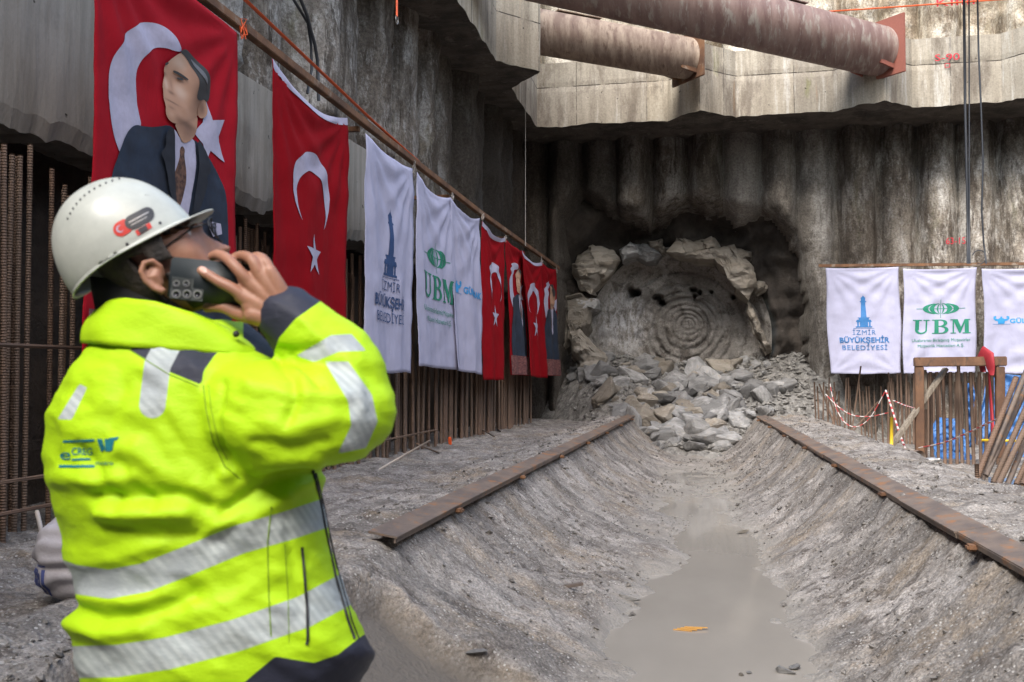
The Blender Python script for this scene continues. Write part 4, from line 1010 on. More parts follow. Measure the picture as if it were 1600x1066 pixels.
# yellow posts
a_, b_ = pt(1393, 712, 18.0), pt(1393, 652, 18.0); bm = bmesh.new(); tube(bm, [a_, b_], .028, 10); tag(mk('marker_post', bm, M['yellow'], None, a_), 'short upright yellow post beside the leaning plank', 'post')
a_, b_ = pt(1534, 688, 17.8), pt(1625, 690, 17.8); bm = bmesh.new(); tube(bm, [a_, b_], .022, 10); tag(mk('marker_pole', bm, M['yellow'], None, a_), 'thin yellow pole lying level behind the leaning rebars', 'pole')
# leaning rebars
random.seed(9)
for k, (u, v, tu, tv) in enumerate([(1526, 748, 1588, 590), (1533, 752, 1606, 575), (1552, 755, 1615, 610), (1560, 757, 1640, 590), (1574, 758, 1622, 640), (1588, 758, 1650, 620), (1598, 758, 1660, 610), (1540, 744, 1625, 560), (1612, 757, 1670, 640)]):
    a_ = pt(u, v, 13.4+.12*(k % 3)); b_ = pt(tu, tv, 14.1+.1*k); bm = bmesh.new(); n = 40
    tube(bm, [a_.lerp(b_, i/n) for i in range(n+1)], [.034*(1.06 if i % 2 else 1) for i in range(n+1)], 10)
    tag(mk('rebar', bm, M['plate'] if k % 3 == 1 else M['rebar'], None, a_), 'thick rebar leaning over to the right at the right edge of the pool', 'rebar', 'leaning rebars at the right edge')
a_, b_ = pt(1528, 784, 11.4), pt(1526, 725, 11.4); bm = bmesh.new(); tube(bm, [a_, b_], .022, 8); tag(mk('stake', bm, M['rebar'], None, a_), 'short bare stake in the ground before the leaning rebars', 'stake')
for k, (u, v, tu, tv) in enumerate([(1315, 682, 1292, 610), (1300, 676, 1306, 612), (1310, 680, 1280, 600), (1345, 560+5, 1330, 680), (1325, 683, 1372, 628), (1388, 575, 1396, 640)]):
    a_ = pt(u, v, 23.2); b_ = pt(tu, tv, 23.4)
    if k in (3, 5): a_.z -= .1
    bm = bmesh.new(); tube(bm, [a_, b_], .018, 8); tag(mk('rebar', bm, M['rebar'], None, a_), 'crooked thin bar poking out near the left end of the right bay', 'rebar', 'crooked bars of the right bay')
# barrier tape
def tape(pts_, label):
    ps = [pt(u, v, y) for u, v, y in pts_]; out = []
    for i in range(len(ps)-1):
        p0, p1, p2, p3 = ps[max(i-1, 0)], ps[i], ps[i+1], ps[min(i+2, len(ps)-1)]
        for k in range(8):
            t_ = k/8; out.append(.5*((2*p1)+(p2-p0)*t_+(2*p0-5*p1+4*p2-p3)*t_*t_+(3*p1-p0-3*p2+p3)*t_**3))
    out.append(ps[-1]); bm = bmesh.new()
    fine = []
    for a__, b__ in zip(out, out[1:]):
        n = max(1, int((b__-a__).length/.07)); fine += [a__.lerp(b__, i/n) for i in range(n)]
    fine.append(out[-1])
    for i in range(len(fine)-1): tube(bm, [fine[i], fine[i+1]], .019, 6, cap=False, mi=(i//2) % 2, flat=.5)
    tag(mk('barrier_tape', bm, [M['tape'], M['tapered']], None, ps[0]), label, 'tape')
tape([(1297, 600, 23), (1303, 628, 22.9), (1318, 658, 22.8), (1338, 667, 22.7), (1360, 652, 22.6), (1383, 612, 22.5)], 'deepest sagging loop of red and white barrier tape below the clock tower flag')
tape([(1290, 616, 23), (1308, 634, 22.9), (1330, 648, 22.8), (1358, 651, 22.7), (1388, 645, 22.5)], 'shallow sagging red and white barrier tape across the deeper loop')
tape([(1384, 610, 22.4), (1394, 640, 21), (1405, 675, 19.6), (1415, 702, 18.4)], 'red and white barrier tape running down towards the frame post')
tape([(1396, 626, 21.5), (1415, 634, 20.3), (1434, 639, 18.7)], 'short piece of red and white barrier tape tied to the frame post')
tape([(1436, 700, 18.4), (1480, 690, 17.5), (1530, 668, 16), (1572, 648, 14.3)], 'barrier tape stretched from the frame post to the leaning rebars')
# pipe stub and rubbish by the post
a_, b_ = pt(1408, 711, 17.6), pt(1437, 716, 17.2); bm = bmesh.new(); n = 10
tube(bm, [a_.lerp(b_, i/n) for i in range(n+1)], [.10, .10, .12, .12, .10, .10, .10, .11, .12, .12, .12], 20, cap=True)
tag(mk('pipe_stub', bm, M['plate'], None, a_), 'short rusty pipe stub lying at the foot of the frame post', 'pipe')
a_, b_ = pt(1432, 724, 16.9), pt(1470, 718, 16.9); bm = bmesh.new(); n = 8
tube(bm, [a_.lerp(b_, i/n) for i in range(n+1)], [.02, .05, .06, .06, .06, .06, .05, .03, .03], 12); tag(mk('bottle', bm, M['steel'], None, a_), 'grey empty bottle lying beside the rusty pipe stub', 'bottle')
bm = bmesh.new(); p = pt(1430, 722, 17); box(bm, p, (.10, .1, .09), Matrix.Rotation(.5, 3, 'Y'), 0, .02); tag(mk('rag', bm, M['orange'], None, p), 'bright orange scrap between the pipe stub and the bottle', 'scrap')
a_, b_ = pt(1466, 728, 15.8), pt(1522, 744, 14.2); bm = bmesh.new(); bar(bm, a_, b_, .12, .03); tag(mk('board', bm, M['timber'], None, a_), 'pale board lying along the edge of the right pool', 'board')

# ------------------------------------------------------------------ cords and cables
def cord(name, pts_, r, mat, label, cat, seg=8, flat=1.0):
    bm = bmesh.new(); tube(bm, pts_, r, seg, flat=flat); return tag(mk(name, bm, mat, None, pts_[0]), label, cat)
a_, b_ = on_x(360, -22, -4.62), on_x(706, 299, -4.62); cord('orange_webbing', [a_, a_.lerp(b_, .5)+Vector((0, 0, -.04)), b_], .026, M['orange'], 'long orange webbing line slanting above the left flag beam', 'line', 8, .4)
cord('cable', [on_x(u, v, -4.95) for u, v in ((455, -30), (459, 0), (470, 18), (481, 36), (486, 70), (487, 109), (480, 146))], .018, M['cable'], 'thinner dark cable hanging down behind the red crescent flag', 'cable')
cord('cable', [on_x(u, v, -4.90) for u, v in ((462, -30), (470, 0), (480, 25), (485, 45), (492, 70), (496, 94), (498, 158))], .022, M['cable'], 'thicker dark cable hanging down behind the red crescent flag', 'cable')
root = empty('hanging_strap', on_x(620, 0, -4.5), 'short orange strap with a steel hook hanging at the top of the frame', 'strap')
bm = bmesh.new(); tube(bm, [on_x(620, -60, -4.5), on_x(620, 26, -4.5)], .035, 8, flat=.3); mk('webbing', bm, M['orange'], root)
bm = bmesh.new(); c = on_x(620, 31, -4.5); tube(bm, [c+Vector((.0, .05*math.sin(k*.7), .06*math.cos(k*.7))) for k in range(9)], .009, 6); mk('hook', bm, M['steel'], root)
cord('plumb_line', [P(821, 130, 21.6), P(821, 385, 21.6)], .006, M['string'], 'thin pale plumb line hanging from the corner of the ring beam', 'line', 5)
cord('cable', [on_y(u, v, 23.8) for u, v in ((1506, -20), (1508, 160), (1512, 330), (1512.5, 412))], .030, M['cable'], 'leftmost thick dark cable hanging in front of the right of the ring beam', 'cable')
cord('cable', [on_y(u, v, 23.75) for u, v in ((1514, -20), (1514.5, 160), (1514.5, 330), (1515.5, 412))], .016, M['cable'], 'thin dark cable hanging close beside the leftmost thick one', 'cable')
cord('cable', [on_y(u, v, 23.8) for u, v in ((1527, -20), (1529, 80), (1533, 170), (1536, 250), (1534, 330), (1537, 380), (1541, 412))], .020, M['cable'], 'wavy dark cable hanging right of the two straight ones', 'cable')
cord('cable', [on_y(1530+11*math.cos(k*.6+3.4), 402+11*math.sin(k*.6+3.4), 24.1) for k in range(9)], .012, M['cable'], 'small loop of cable above the middle white flag', 'cable')
cord('orange_tape', [on_y(1283, 19, 25.0), on_y(1400, 11, 25.0), on_y(1640, -6, 25.0)], .035, M['orange'], 'orange tape stretched along the top of the back wall right of the big strut', 'tape', 6, .4)
cord('orange_tape', [on_y(998, 38, 25.2), on_y(1041, 36, 25.2)], .03, M['orange'], 'short orange tape on the back wall between the two struts', 'tape', 6, .4)
root = empty('flood_lamp', on_y(1055, 45, 25.0), 'small black flood lamp on the ring beam between the two struts', 'lamp')
p = on_y(1055, 45, 25.0); bm = bmesh.new(); box(bm, p, (.26, .12, .22), Matrix.Rotation(.2, 3, 'Y'), 0, .02); mk('housing', bm, M['black'], root)
bm = bmesh.new(); box(bm, p+Vector((-.17, 0, .02)), (.06, .06, .34), None, 0, .01); mk('bracket', bm, M['steel'], root)
p = p-Vector((.02, 0, .12)); bm = bmesh.new(); tube(bm, [p, Vector((p.x, p.y, ZT-.02))], .02, 8); mk('stem', bm, M['steel'], root)

# sprayed survey marks
def spray(txt, u, v, y, wpx, hpx, yf=None, extra=None):
    c = on_y(u, v, y); zc = (c-CAM).dot(FWD); k = zc/1600
    bm = text_bm(txt, 0, 0, wpx*k, hpx*k, 0.0)
    for q in (extra or []): add_polys(bm, [[(a__*k, b__*k) for a__, b__ in q]])
    bmesh.ops.subdivide_edges(bm, edges=[e_ for e_ in bm.edges if e_.calc_length() > .1], cuts=2)
    ymin = min(yf(c.x+a__*.03, c.z+b__*.05) for a__ in range(-9, 10) for b__ in range(-3, 4)) if yf else y
    for vv in bm.verts:
        x, z = c.x+vv.co.x, c.z+vv.co.y; vv.co = Vector((x, ymin-.03 if yf else y, z))
    return mk('survey_mark', bm, M['spray'], None, c)
sq = [[(-4, -10), (4, -10), (4, -11), (-4, -11)], [(-4, -16), (4, -16), (4, -17), (-4, -17)], [(-4, -10), (-3, -10), (-3, -17), (-4, -17)], [(3, -10), (4, -10), (4, -17), (3, -17)]]
tag(spray('S-90', 1480, 89, 24.72, 36, 11, None, sq), 'red sprayed S-90 with a small square on the ring beam', 'mark')
tag(spray('63-15', 1498, 373, 25.8, 29, 11, back_y0), 'red sprayed 63-15 on a pile above the middle flag', 'mark')
tag(spray('KIIIII', 1493, 2, 25.0, 56, 13, None), 'red sprayed strokes cut off by the top edge above the orange tape', 'mark')

# ------------------------------------------------------------------ small things on the ground
def gz(x, y): return terrain(x, y, False)[0]
def hit(u, v):
    for k in range(2400):
        zc = 2.5+k*.01; p = P(u, v, zc)
        if p.z <= max(gz(p.x, p.y), -.727 if abs(p.x-xc(p.y)) < .9 else -9): return p
def stone(u, v, s, lab, i=3, sc3=(1, 1, .7)):
    p = hit(u, v); o = bpy.data.objects.new('stone', rmesh[i]); COL.objects.link(o); o.location = p+Vector((0, 0, s*.32)); o.scale = (s*sc3[0], s*sc3[1], s*sc3[2]); o.rotation_euler = (.1, .1, u)
    tag(o, lab, 'stone')
stone(983, 938, .10, 'pale rounded stone at the left edge of the puddle', 2, (1.15, .8, .7))
stone(1228, 1052, .075, 'grey stone at the near right edge of the puddle', 2)
stone(1242, 1046, .05, 'small dark upright stone leaning on a grey one near the puddle', 4)
stone(1158, 1056, .028, 'tiny pebble left of the grey stones at the bottom of the photo', 5)
stone(1170, 1053, .024, 'darker tiny pebble nearest the grey stones', 6)
stone(745, 1024, .07, 'dark clod low on the left slope', 7, (1.3, .8, .5))
stone(885, 800, .05, 'small stone in the middle of the left slope', 8)
stone(1160, 834, .07, 'small dark clod on the right edge of the puddle', 5, (1.6, .6, .5))
stone(908, 703, .10, 'flat stone near the far left strip', 2)
stone(622, 690, .12, 'stone at the foot of the left rebars', 4)
p = hit(888, 922); bm = bmesh.new(); bar(bm, p+Vector((-.085, -.02, .015)), p+Vector((.10, .06, .04)), .045, .022); tag(mk('wood_piece', bm, M['plate'], None, p), 'short rusty orange piece of wood low on the left slope', 'wood')
p = hit(1077, 985); bm = bmesh.new()
for k in range(4): bar(bm, p+Vector((-.11+.025*k, .012*k-.02, .006+.004*k)), p+Vector((.02+.035*k, .028*k-.05, .007+.003*k)), .010+.004*(k % 2), .006)
M['orangewood'] = plain('fresh_orange_wood', (.50, .26, .06), .7)
tag(mk('wood_splinter', bm, M['orangewood'], None, p), 'bright orange wood splinter floating in the puddle', 'wood')
a_, b_ = on_z(562, 706, .35), hit(592, 734); cord('stick', [Vector((a_.x, b_.y+.1, .32)), b_], .012, M['string'], 'thin pale stick leaning against the left rebars beside the worker', 'stick')
p = hit(703, 694); bm = bmesh.new(); box(bm, p+Vector((0, 0, .05)), (.05, .04, .13), Matrix.Rotation(.3, 3, 'X'), 0, .01); tag(mk('scrap', bm, M['orange'], None, p), 'tiny orange scrap at the foot of the left rebars', 'scrap')
for k, (u0, v0, u1, v1) in enumerate([(748, 678, 772, 684), (765, 668, 782, 676), (650, 706, 690, 712), (58, 800, 62, 818)]):
    if k == 3: a_ = on_x(58, 800, -4.2); b_ = on_x(66, 836, -4.0); 
    else: a_ = hit(u0, v0)+Vector((0, 0, .12)); b_ = hit(u1, v1)+Vector((0, 0, .02))
    cord('bar_offcut', [a_, b_], .014, M['string'] if k == 3 else M['plate'], ['rusty bar offcut leaning near the portrait banners', 'second shorter bar offcut near the far red flags', 'long bar offcut lying at the foot of the left rebars', 'pale stub sticking up behind the white sack'][k], 'bar')

# sack behind the worker
c = Vector((on_z(92, 945, 0).x, on_z(92, 945, 0).y, 0)); c += Vector((.075, .12, 0))
bm = bmesh.new(); bmesh.ops.create_icosphere(bm, subdivisions=5, radius=1)
for v in bm.verts:
    q = v.co.copy(); z = (q.z+1)/2
    sx = .265*(1-.12*z**2); q2 = Vector((math.copysign(abs(q.x)**.7, q.x)*sx, math.copysign(abs(q.y)**.7, q.y)*.20, z*.43))
    if z > .85: q2.x *= 1-(z-.85)*1.5
    q2 += Vector((.022*fr(q.x, q.y, z, 1.4), .022*fr(q.y, q.x, z+4, 1.4), .008*fr(q.x, q.y, 9, 2)))
    q2 += q*(-.022*math.exp(-((z-.42)/.05)**2)+.006*math.sin(z*34+4*fr(q.x, q.y, z, 1)))
    v.co = q2+c
root = empty('sack', c, 'dirty white woven sack with blue print on the ground behind the worker', 'sack')
mk('bag', bm, M['sack'], root)
M['sackblue'] = plain('faded_blue_print', (.06, .08, .24), .8)
def sackpt(px, py):
    # nearest front surface point of the sack along a direction from its axis
    return c+Vector((px, -.205, py))
from mathutils.bvhtree import BVHTree
dg = bpy.context.evaluated_depsgraph_get(); dg.update()
sob = [o for o in root.children if o.name.startswith('bag')][0]
bvh = BVHTree.FromObject(sob, dg)
bm = bmesh.new()
for (x0, z0, x1, z1) in ((-.225, .04, -.13, .17), (-.12, .04, -.10, .17), (-.225, .18, -.10, .19)):
    g_ = {}
    for i in range(9):
        for j in range(9):
            x = lerp(x0, x1, i/8); z = lerp(z0, z1, j/8)
            h_ = bvh.ray_cast(Vector((x, -1, z)), Vector((0, 1, 0)))
            if h_[0]: g_[i, j] = bm.verts.new(c+h_[0]+Vector((0, -.003, 0)))
    for i in range(8):
        for j in range(8):
            q = [g_.get(t_) for t_ in ((i, j), (i+1, j), (i+1, j+1), (i, j+1))]
            if all(q) and not (x1-x0 > .05 and (i+2*j) % 7 == 0): bm.faces.new(q)
mk('print', bm, M['sackblue'], root)

# ------------------------------------------------------------------ the worker
KZ = 1.93; PM = 1600/KZ
def Q(px, py, d=0.0): return P(px, py, KZ+d)
FWDH = Vector((-math.sin(PSI), math.cos(PSI), 0))
def unproj(p):
    d = p-CAM; z = d.dot(FWD); return 800+1600*d.dot(RGT)/z, 533-1600*d.dot(UPV)/z, z
worker = empty('person', Vector((Q(300, 590).x, Q(300, 590).y, -.37)), 'man in bright yellow high-visibility jacket and white hard hat, phone held to his ear', 'person')

def hv(name, c): return c
t = NT('hi_vis_fabric'); v = t.coord()
col = t.mix(t.noise(v, 5, 5, .6), (.35, .58, .004), (.42, .67, .008))
def att(t, n_): return t.ramp(t.n('ShaderNodeAttribute', attribute_name=n_).outputs['Fac'], -.9, .9)
wv = t.n('ShaderNodeTexWave', wave_type='BANDS', bands_direction='DIAGONAL'); t.l(v, wv.inputs[0]); wv.inputs['Scale'].default_value = 28; wv.inputs['Distortion'].default_value = 0
silver = t.mix(t.ramp(wv.outputs[1], .42, .6), (.36, .40, .395), (.44, .48, .47))
silver = t.mix(t.ramp(t.noise(v, 9, 4, .6), .4, .7), silver, (.30, .33, .34))
bandm = att(t, 'band')
c = t.mix(att(t, 'navy'), col, (.022, .024, .040)); c = t.mix(bandm, c, silver)
f = t.noise(v, 300, 2, .5); b = t.bump(t.noise(t.coord((1, 1, 2.2), (0, R(35), 0)), 9, 6, .65), .35, .012); b = t.bump(f, .3, .001, b)
M['hivis'] = t.done(c, .62, b, spec=.3)
M['skin'] = grime('skin', (.33, .155, .095), (.43, .215, .14), None, 9, bs=.25, bd=.002, bscale=90)
M['skin'].node_tree.nodes['Principled BSDF'].inputs['Roughness'].default_value = .5
M['skin'].node_tree.nodes['Principled BSDF'].inputs['Subsurface Weight'].default_value = .12
M['skin'].node_tree.nodes['Principled BSDF'].inputs['Subsurface Scale'].default_value = .01
M['hair'] = grime('dark_brown_hair', (.010, .007, .006), (.035, .024, .018), None, 30, (1, 1, .2), rough=.6, bs=.9, bd=.006, bscale=90)
M['navy'] = plain('navy_workwear', (.022, .024, .040), .8)
M['helmet'] = grime('scuffed_white_helmet', (.48, .50, .46), (.55, .57, .52), (.38, .38, .34), 6, (1, 1, 1), (.62, .8), rough=.33, bs=.05, bd=.002, bscale=40)
M['phone'] = plain('dark_phone_case', (.016, .022, .026), .5)
M['phonemetal'] = plain('lens_ring_metal', (.45, .45, .45), .3, .6)
M['lens'] = plain('lens_glass', (.01, .01, .014), .1)
M['teal'] = plain('teal_print', (.004, .16, .20), .7)
M['stickred'] = plain('red_sticker', (.55, .03, .02), .5)
M['stickblack'] = plain('black_sticker', (.03, .03, .035), .5)
M['blackzip'] = plain('black_zip', (.01, .01, .014), .6)

def remesh(name, bm, vox, smooth_it, mat):
    me = bpy.data.meshes.new('tmp'); bm.to_mesh(me); bm.free(); o = bpy.data.objects.new('tmp', me); COL.objects.link(o)
    m_ = o.modifiers.new('r', 'REMESH'); m_.mode = 'VOXEL'; m_.voxel_size = vox
    s_ = o.modifiers.new('s', 'SMOOTH'); s_.factor = .5; s_.iterations = smooth_it
    dg = bpy.context.evaluated_depsgraph_get(); dg.update()
    m2 = bpy.data.meshes.new_from_object(o.evaluated_get(dg)); out = bmesh.new(); out.from_mesh(m2)
    bpy.data.objects.remove(o); bpy.data.meshes.remove(me); bpy.data.meshes.remove(m2); return out
def loft(bm, rows, seg=48, ex=2.3):
    """rows: (py, left px, right px, depth half, depth centre)"""
    rings = []
    for py, l_, r_, b_, dc in rows:
        r_ += 7*sst(730, 800, py)*(1-sst(1100, 1110, py))
        cx, hw = (l_+r_)/2, (r_-l_)/2; ring = []
        for k in range(seg):
            a = k*2*math.pi/seg; ca, sa = math.cos(a), math.sin(a)
            ring.append(bm.verts.new(Q(cx+hw*math.copysign(abs(ca)**(2/ex), ca), py, dc+b_*math.copysign(abs(sa)**(2/ex), sa))))
        rings.append(ring)
    for a_, b_ in zip(rings, rings[1:]):
        for k in range(seg): bm.faces.new((a_[k], a_[(k+1) % seg], b_[(k+1) % seg], b_[k]))
    bm.faces.new(rings[0][::-1]); bm.faces.new(rings[-1])
def limb(bm, pts, seg=24):
    """pts: (px, py, depth, radius in px) swept as a smooth tapering tube with rounded ends"""
    ps = [Q(a, b, d) for a, b, d, r in pts]; rs = [r/PM*(KZ+d)/KZ for a, b, d, r in pts]; out = []; ro = []
    n = len(ps)
    for i in range(n-1):
        p0, p1, p2, p3 = ps[max(i-1, 0)], ps[i], ps[i+1], ps[min(i+2, n-1)]
        for k in range(6):
            t_ = k/6; out.append(.5*((2*p1)+(p2-p0)*t_+(2*p0-5*p1+4*p2-p3)*t_*t_+(3*p1-p0-3*p2+p3)*t_**3)); ro.append(lerp(rs[i], rs[i+1], t_))
    out.append(ps[-1]); ro.append(rs[-1])
    tube(bm, out, ro, seg)
    for c, r in ((ps[0], rs[0]), (ps[-1], rs[-1])):
        b2 = bmesh.new(); bmesh.ops.create_uvsphere(b2, u_segments=20, v_segments=12, radius=r); bmesh.ops.translate(b2, verts=b2.verts, vec=c); join(bm, b2)

# --- jacket
bm = bmesh.new()
rows = [(500, 175, 385, .085, -.01), (520, 155, 405, .10, -.01), (545, 136, 430, .12, -.01), (575, 114, 455, .15, -.01), (605, 95, 470, .17, 0), (640, 77, 480, .185, 0), (675, 69, 488, .195, .01), (715, 67, 496, .20, .01),
        (745, 71, 500, .20, .01), (775, 76, 501, .20, .01), (800, 83, 503, .20, .01), (830, 93, 508, .195, .01), (865, 105, 515, .19, .01), (895, 113, 522, .19, .01), (925, 118, 533, .19, .01), (950, 111, 542, .20, .01),
        (975, 107, 552, .205, .01), (1000, 109, 566, .205, .01), (1022, 113, 579, .205, .01), (1045, 118, 566, .205, .01), (1066, 122, 553, .205, .01), (1098, 128, 540, .20, .01)]
loft(bm, rows)
limb(bm, [(375, 640, -.09, 82), (420, 650, -.15, 88), (470, 652, -.17, 84), (520, 650, -.16, 76), (552, 641, -.13, 68)])
limb(bm, [(552, 636, -.12, 66), (545, 600, -.11, 68), (520, 565, -.10, 66), (485, 528, -.10, 58), (450, 498, -.10, 50)])
limb(bm, [(180, 625, .08, 66), (140, 690, .17, 56), (140, 790, .18, 52), (165, 890, .16, 46), (195, 985, .12, 42)])
jb = remesh('jacket', bm, .0062, 6, None)
# hollow the near cuff end a little, then press the folds in
def seg_d(poly, x, y):
    best = 1e9; bt = 0; L = 0
    for (x0, y0), (x1, y1) in zip(poly, poly[1:]):
        dx, dy = x1-x0, y1-y0; q = dx*dx+dy*dy; t_ = max(0, min(1, ((x-x0)*dx+(y-y0)*dy)/q)); d = math.hypot(x-x0-t_*dx, y-y0-t_*dy)
        if d < best: best = d; bt = t_
    return best
folds = [([(505, 735), (455, 742), (405, 762), (350, 800)], -.016, 11), ([(498, 722), (440, 722), (395, 735), (350, 742)], .008, 12), ([(500, 742), (450, 775), (400, 800), (340, 822)], .008, 13),
         ([(350, 600), (338, 650), (345, 705), (372, 745)], -.006, 6), ([(150, 775), (215, 780), (275, 772), (325, 792)], -.015, 11), ([(160, 800), (225, 802), (290, 800)], .012, 13), ([(170, 825), (240, 838), (305, 836)], -.009, 10),
         ([(95, 745), (140, 752), (200, 748)], .010, 14), ([(112, 945), (165, 968), (235, 958), (300, 930)], -.014, 12), ([(110, 975), (160, 990), (220, 985)], .009, 14), ([(130, 935), (200, 942), (260, 930)], .008, 12),
         ([(438, 566), (458, 590), (462, 625), (448, 660)], -.008, 9), ([(452, 556), (478, 575), (500, 600)], -.008, 8), ([(540, 560), (560, 600), (565, 640)], .006, 10), ([(390, 600), (440, 612), (500, 620), (540, 618)], .006, 12),
         ([(400, 690), (450, 700), (510, 690)], -.006, 10), ([(250, 640), (285, 700), (330, 740)], -.006, 13), ([(215, 700), (260, 745), (320, 765)], .006, 13), ([(190, 600), (170, 660), (150, 720)], -.005, 14), ([(125, 700), (160, 745), (185, 790)], -.006, 9), ([(185, 720), (205, 755), (240, 790)], -.007, 9),
         ([(120, 590), (105, 640), (100, 700)], .005, 12), ([(330, 850), (390, 800), (440, 760)], -.005, 12), ([(445, 800), (455, 880), (470, 960)], -.003, 9), ([(300, 960), (360, 940), (430, 900)], .004, 14),
         ([(300, 560), (320, 640), (330, 700)], .004, 14), ([(470, 500), (500, 530), (520, 560)], .004, 9), ([(440, 545), (470, 548), (500, 540)], -.006, 6), ([(420, 660), (470, 668), (520, 655)], .005, 12), ([(90, 870), (130, 880), (180, 872), (250, 850)], .006, 13)]
BAND = [([(95, 898), (114, 905), (169, 913), (225, 903), (289, 878), (374, 843), (448, 822), (520, 798)], 22.5, -99), ([(95, 1036), (114, 1035), (183, 1033), (262, 1021), (369, 993), (475, 956), (565, 908)], 25, -99), ([(272, 520), (246, 570), (238, 633)], 20.5, 1)]
ARMB = [[(507, 565), (544, 565), (581, 617), (590, 659), (572, 700), (528, 709), (549, 665), (544, 627)], [(463, 556), (517, 524), (549, 522), (572, 548), (528, 550), (491, 566)], [(124, 600), (136, 606), (112, 656), (90, 655)]]
NAVY = [[(204, 548), (209, 532), (273, 522), (372, 530), (337, 553), (318, 580), (315, 602), (262, 580)], [(382, 1066), (430, 1026), (491, 1036), (528, 1023), (565, 994), (600, 975), (620, 1066), (600, 1130), (300, 1130)],
        [(380, 540), (425, 560), (436, 528), (462, 498), (502, 470), (470, 420), (380, 430)]]
def psd(poly, x, y):
    d = pdist(poly, x, y, True); return d if inside(poly, x, y) else -d
jb.verts.ensure_lookup_table(); jb.normal_update()
disp = []
for v in jb.verts:
    x, y, z = unproj(v.co); d = 0; near = v.normal.dot(FWDH) < .35
    for pl, am, wd_ in folds:
        if abs(x-pl[0][0]) > 260: continue
        q = seg_d(pl, x, y)
        if q < wd_*3 and near: d += (.75 if am < -.008 else 1.2)*am*math.exp(-(q/wd_)**2)
    g = Vector(((x+y*.9)/170, (x*.55-y)/55, z*2)); d += .0045*noise.fractal(g, 1, 2, 3) + .0038*noise.fractal(Vector((x/110, y/75, z*3+5)), 1, 2, 3)*(1 if y > 560 else .5)
    r_ = noise.ridged_multi_fractal(Vector(((x+y*.7)/190, (x*.6-y)/85, 3)), 1, 2.1, 3, 1, 2); d += .0055*(r_-1)
    r2_ = noise.ridged_multi_fractal(Vector(((x-y*.5)/120, (x*.5+y)/50, 9)), 1, 2.1, 3, 1, 2); d += .0012*(r2_-1)
    disp.append(v.normal*d)
for v, d in zip(jb.verts, disp): v.co += d
la = jb.verts.layers.float.new('band'); ln = jb.verts.layers.float.new('navy'); jb.normal_update()
for v in jb.verts:
    x, y, z = unproj(v.co); b_ = -99.
    zarm = z < KZ-.10 and x > 405 and y < 730
    for pl, hw, nr in BAND:
        if zarm: continue
        if nr == 1 and v.normal.dot(FWDH) > .3: continue
        b_ = max(b_, hw-seg_d(pl, x, y))
    for k, pl in enumerate(ARMB): 
        if k < 2 and x < 440: continue
        b_ = max(b_, psd(pl, x, y))
    n_ = -99.
    for k, pl in enumerate(NAVY):
        if k == 0 and v.normal.dot(FWDH) > .3: continue
        n_ = max(n_, psd(pl, x, y))
    v[la] = max(-20, min(20, b_)); v[ln] = max(-20, min(20, n_))
jacket = mk('jacket', jb, M['hivis'], worker)
dg = bpy.context.evaluated_depsgraph_get(); dg.update()
WB = BASE[worker.name]
def bvh_of(o):
    b2 = bmesh.new(); b2.from_mesh(o.data); bmesh.ops.translate(b2, verts=b2.verts, vec=BASE[o.name]); t_ = BVHTree.FromBMesh(b2); b2.free(); return t_
JB = bvh_of(jacket)
def project(bm, tree, lift=.0015, maxlen=4):
    """bm in photo-plane pixels -> wrapped on the surface it is printed on"""
    for _ in range(3):
        es = [e_ for e_ in bm.edges if e_.calc_length() > maxlen]
        if not es: break
        bmesh.ops.subdivide_edges(bm, edges=es, cuts=1); bmesh.ops.triangulate(bm, faces=bm.faces[:])
    dead = []
    for v in bm.verts:
        r = ray(v.co.x, v.co.y).normalized(); h_ = tree.ray_cast(CAM, r)
        if h_[0] is None: dead.append(v); continue
        v.co = h_[0] + (h_[1] if h_[1].dot(r) < 0 else -h_[1])*lift
    bmesh.ops.delete(bm, geom=dead, context='VERTS'); bmesh.ops.recalc_face_normals(bm, faces=bm.faces[:])
    return bm
def pxtext(txt, cx, cy, w_, h_, bold=0, rot=0):
    bm = text_bm(txt, 0, 0, w_, h_, bold); c_, s_ = math.cos(R(rot)), math.sin(R(rot))
    for v in bm.verts: v.co = Vector((cx+v.co.x*c_+v.co.y*s_, cy-(v.co.y*c_-v.co.x*s_), 0))
    return bm
def line_poly(pts_, w_):
    out = []
    for (x0, y0), (x1, y1) in zip(pts_, pts_[1:]):
        d = math.hypot(x1-x0, y1-y0); nx, ny = -(y1-y0)/d*w_/2, (x1-x0)/d*w_/2
        out.append([(x0+nx, y0+ny), (x1+nx, y1+ny), (x1-nx, y1-ny), (x0-nx, y0-ny)])
    return out
# back print
bm = poly_bm([[(100, 688), (148, 686), (148, 689.5), (99, 691.5)], [(93, 727), (148, 727), (148, 731), (93, 731)], [(113, 717), (142, 716), (142, 719), (113, 720)]])
join(bm, pxtext('e', 103, 709, 16, 19, .0)); join(bm, pxtext('CREG', 129, 705, 32, 12, .01)); join(bm, pxtext('metro', 164, 723, 27, 7, .0))
add_polys(bm, [[(152, 686), (160, 686), (165, 702), (159, 706)], [(164, 686), (171, 686), (172, 702), (166, 706)], [(171, 685), (187, 683), (183, 688), (179, 688), (176, 704), (169, 706)]])
mk('back_print', project(bm, JB), M['teal'], jacket)
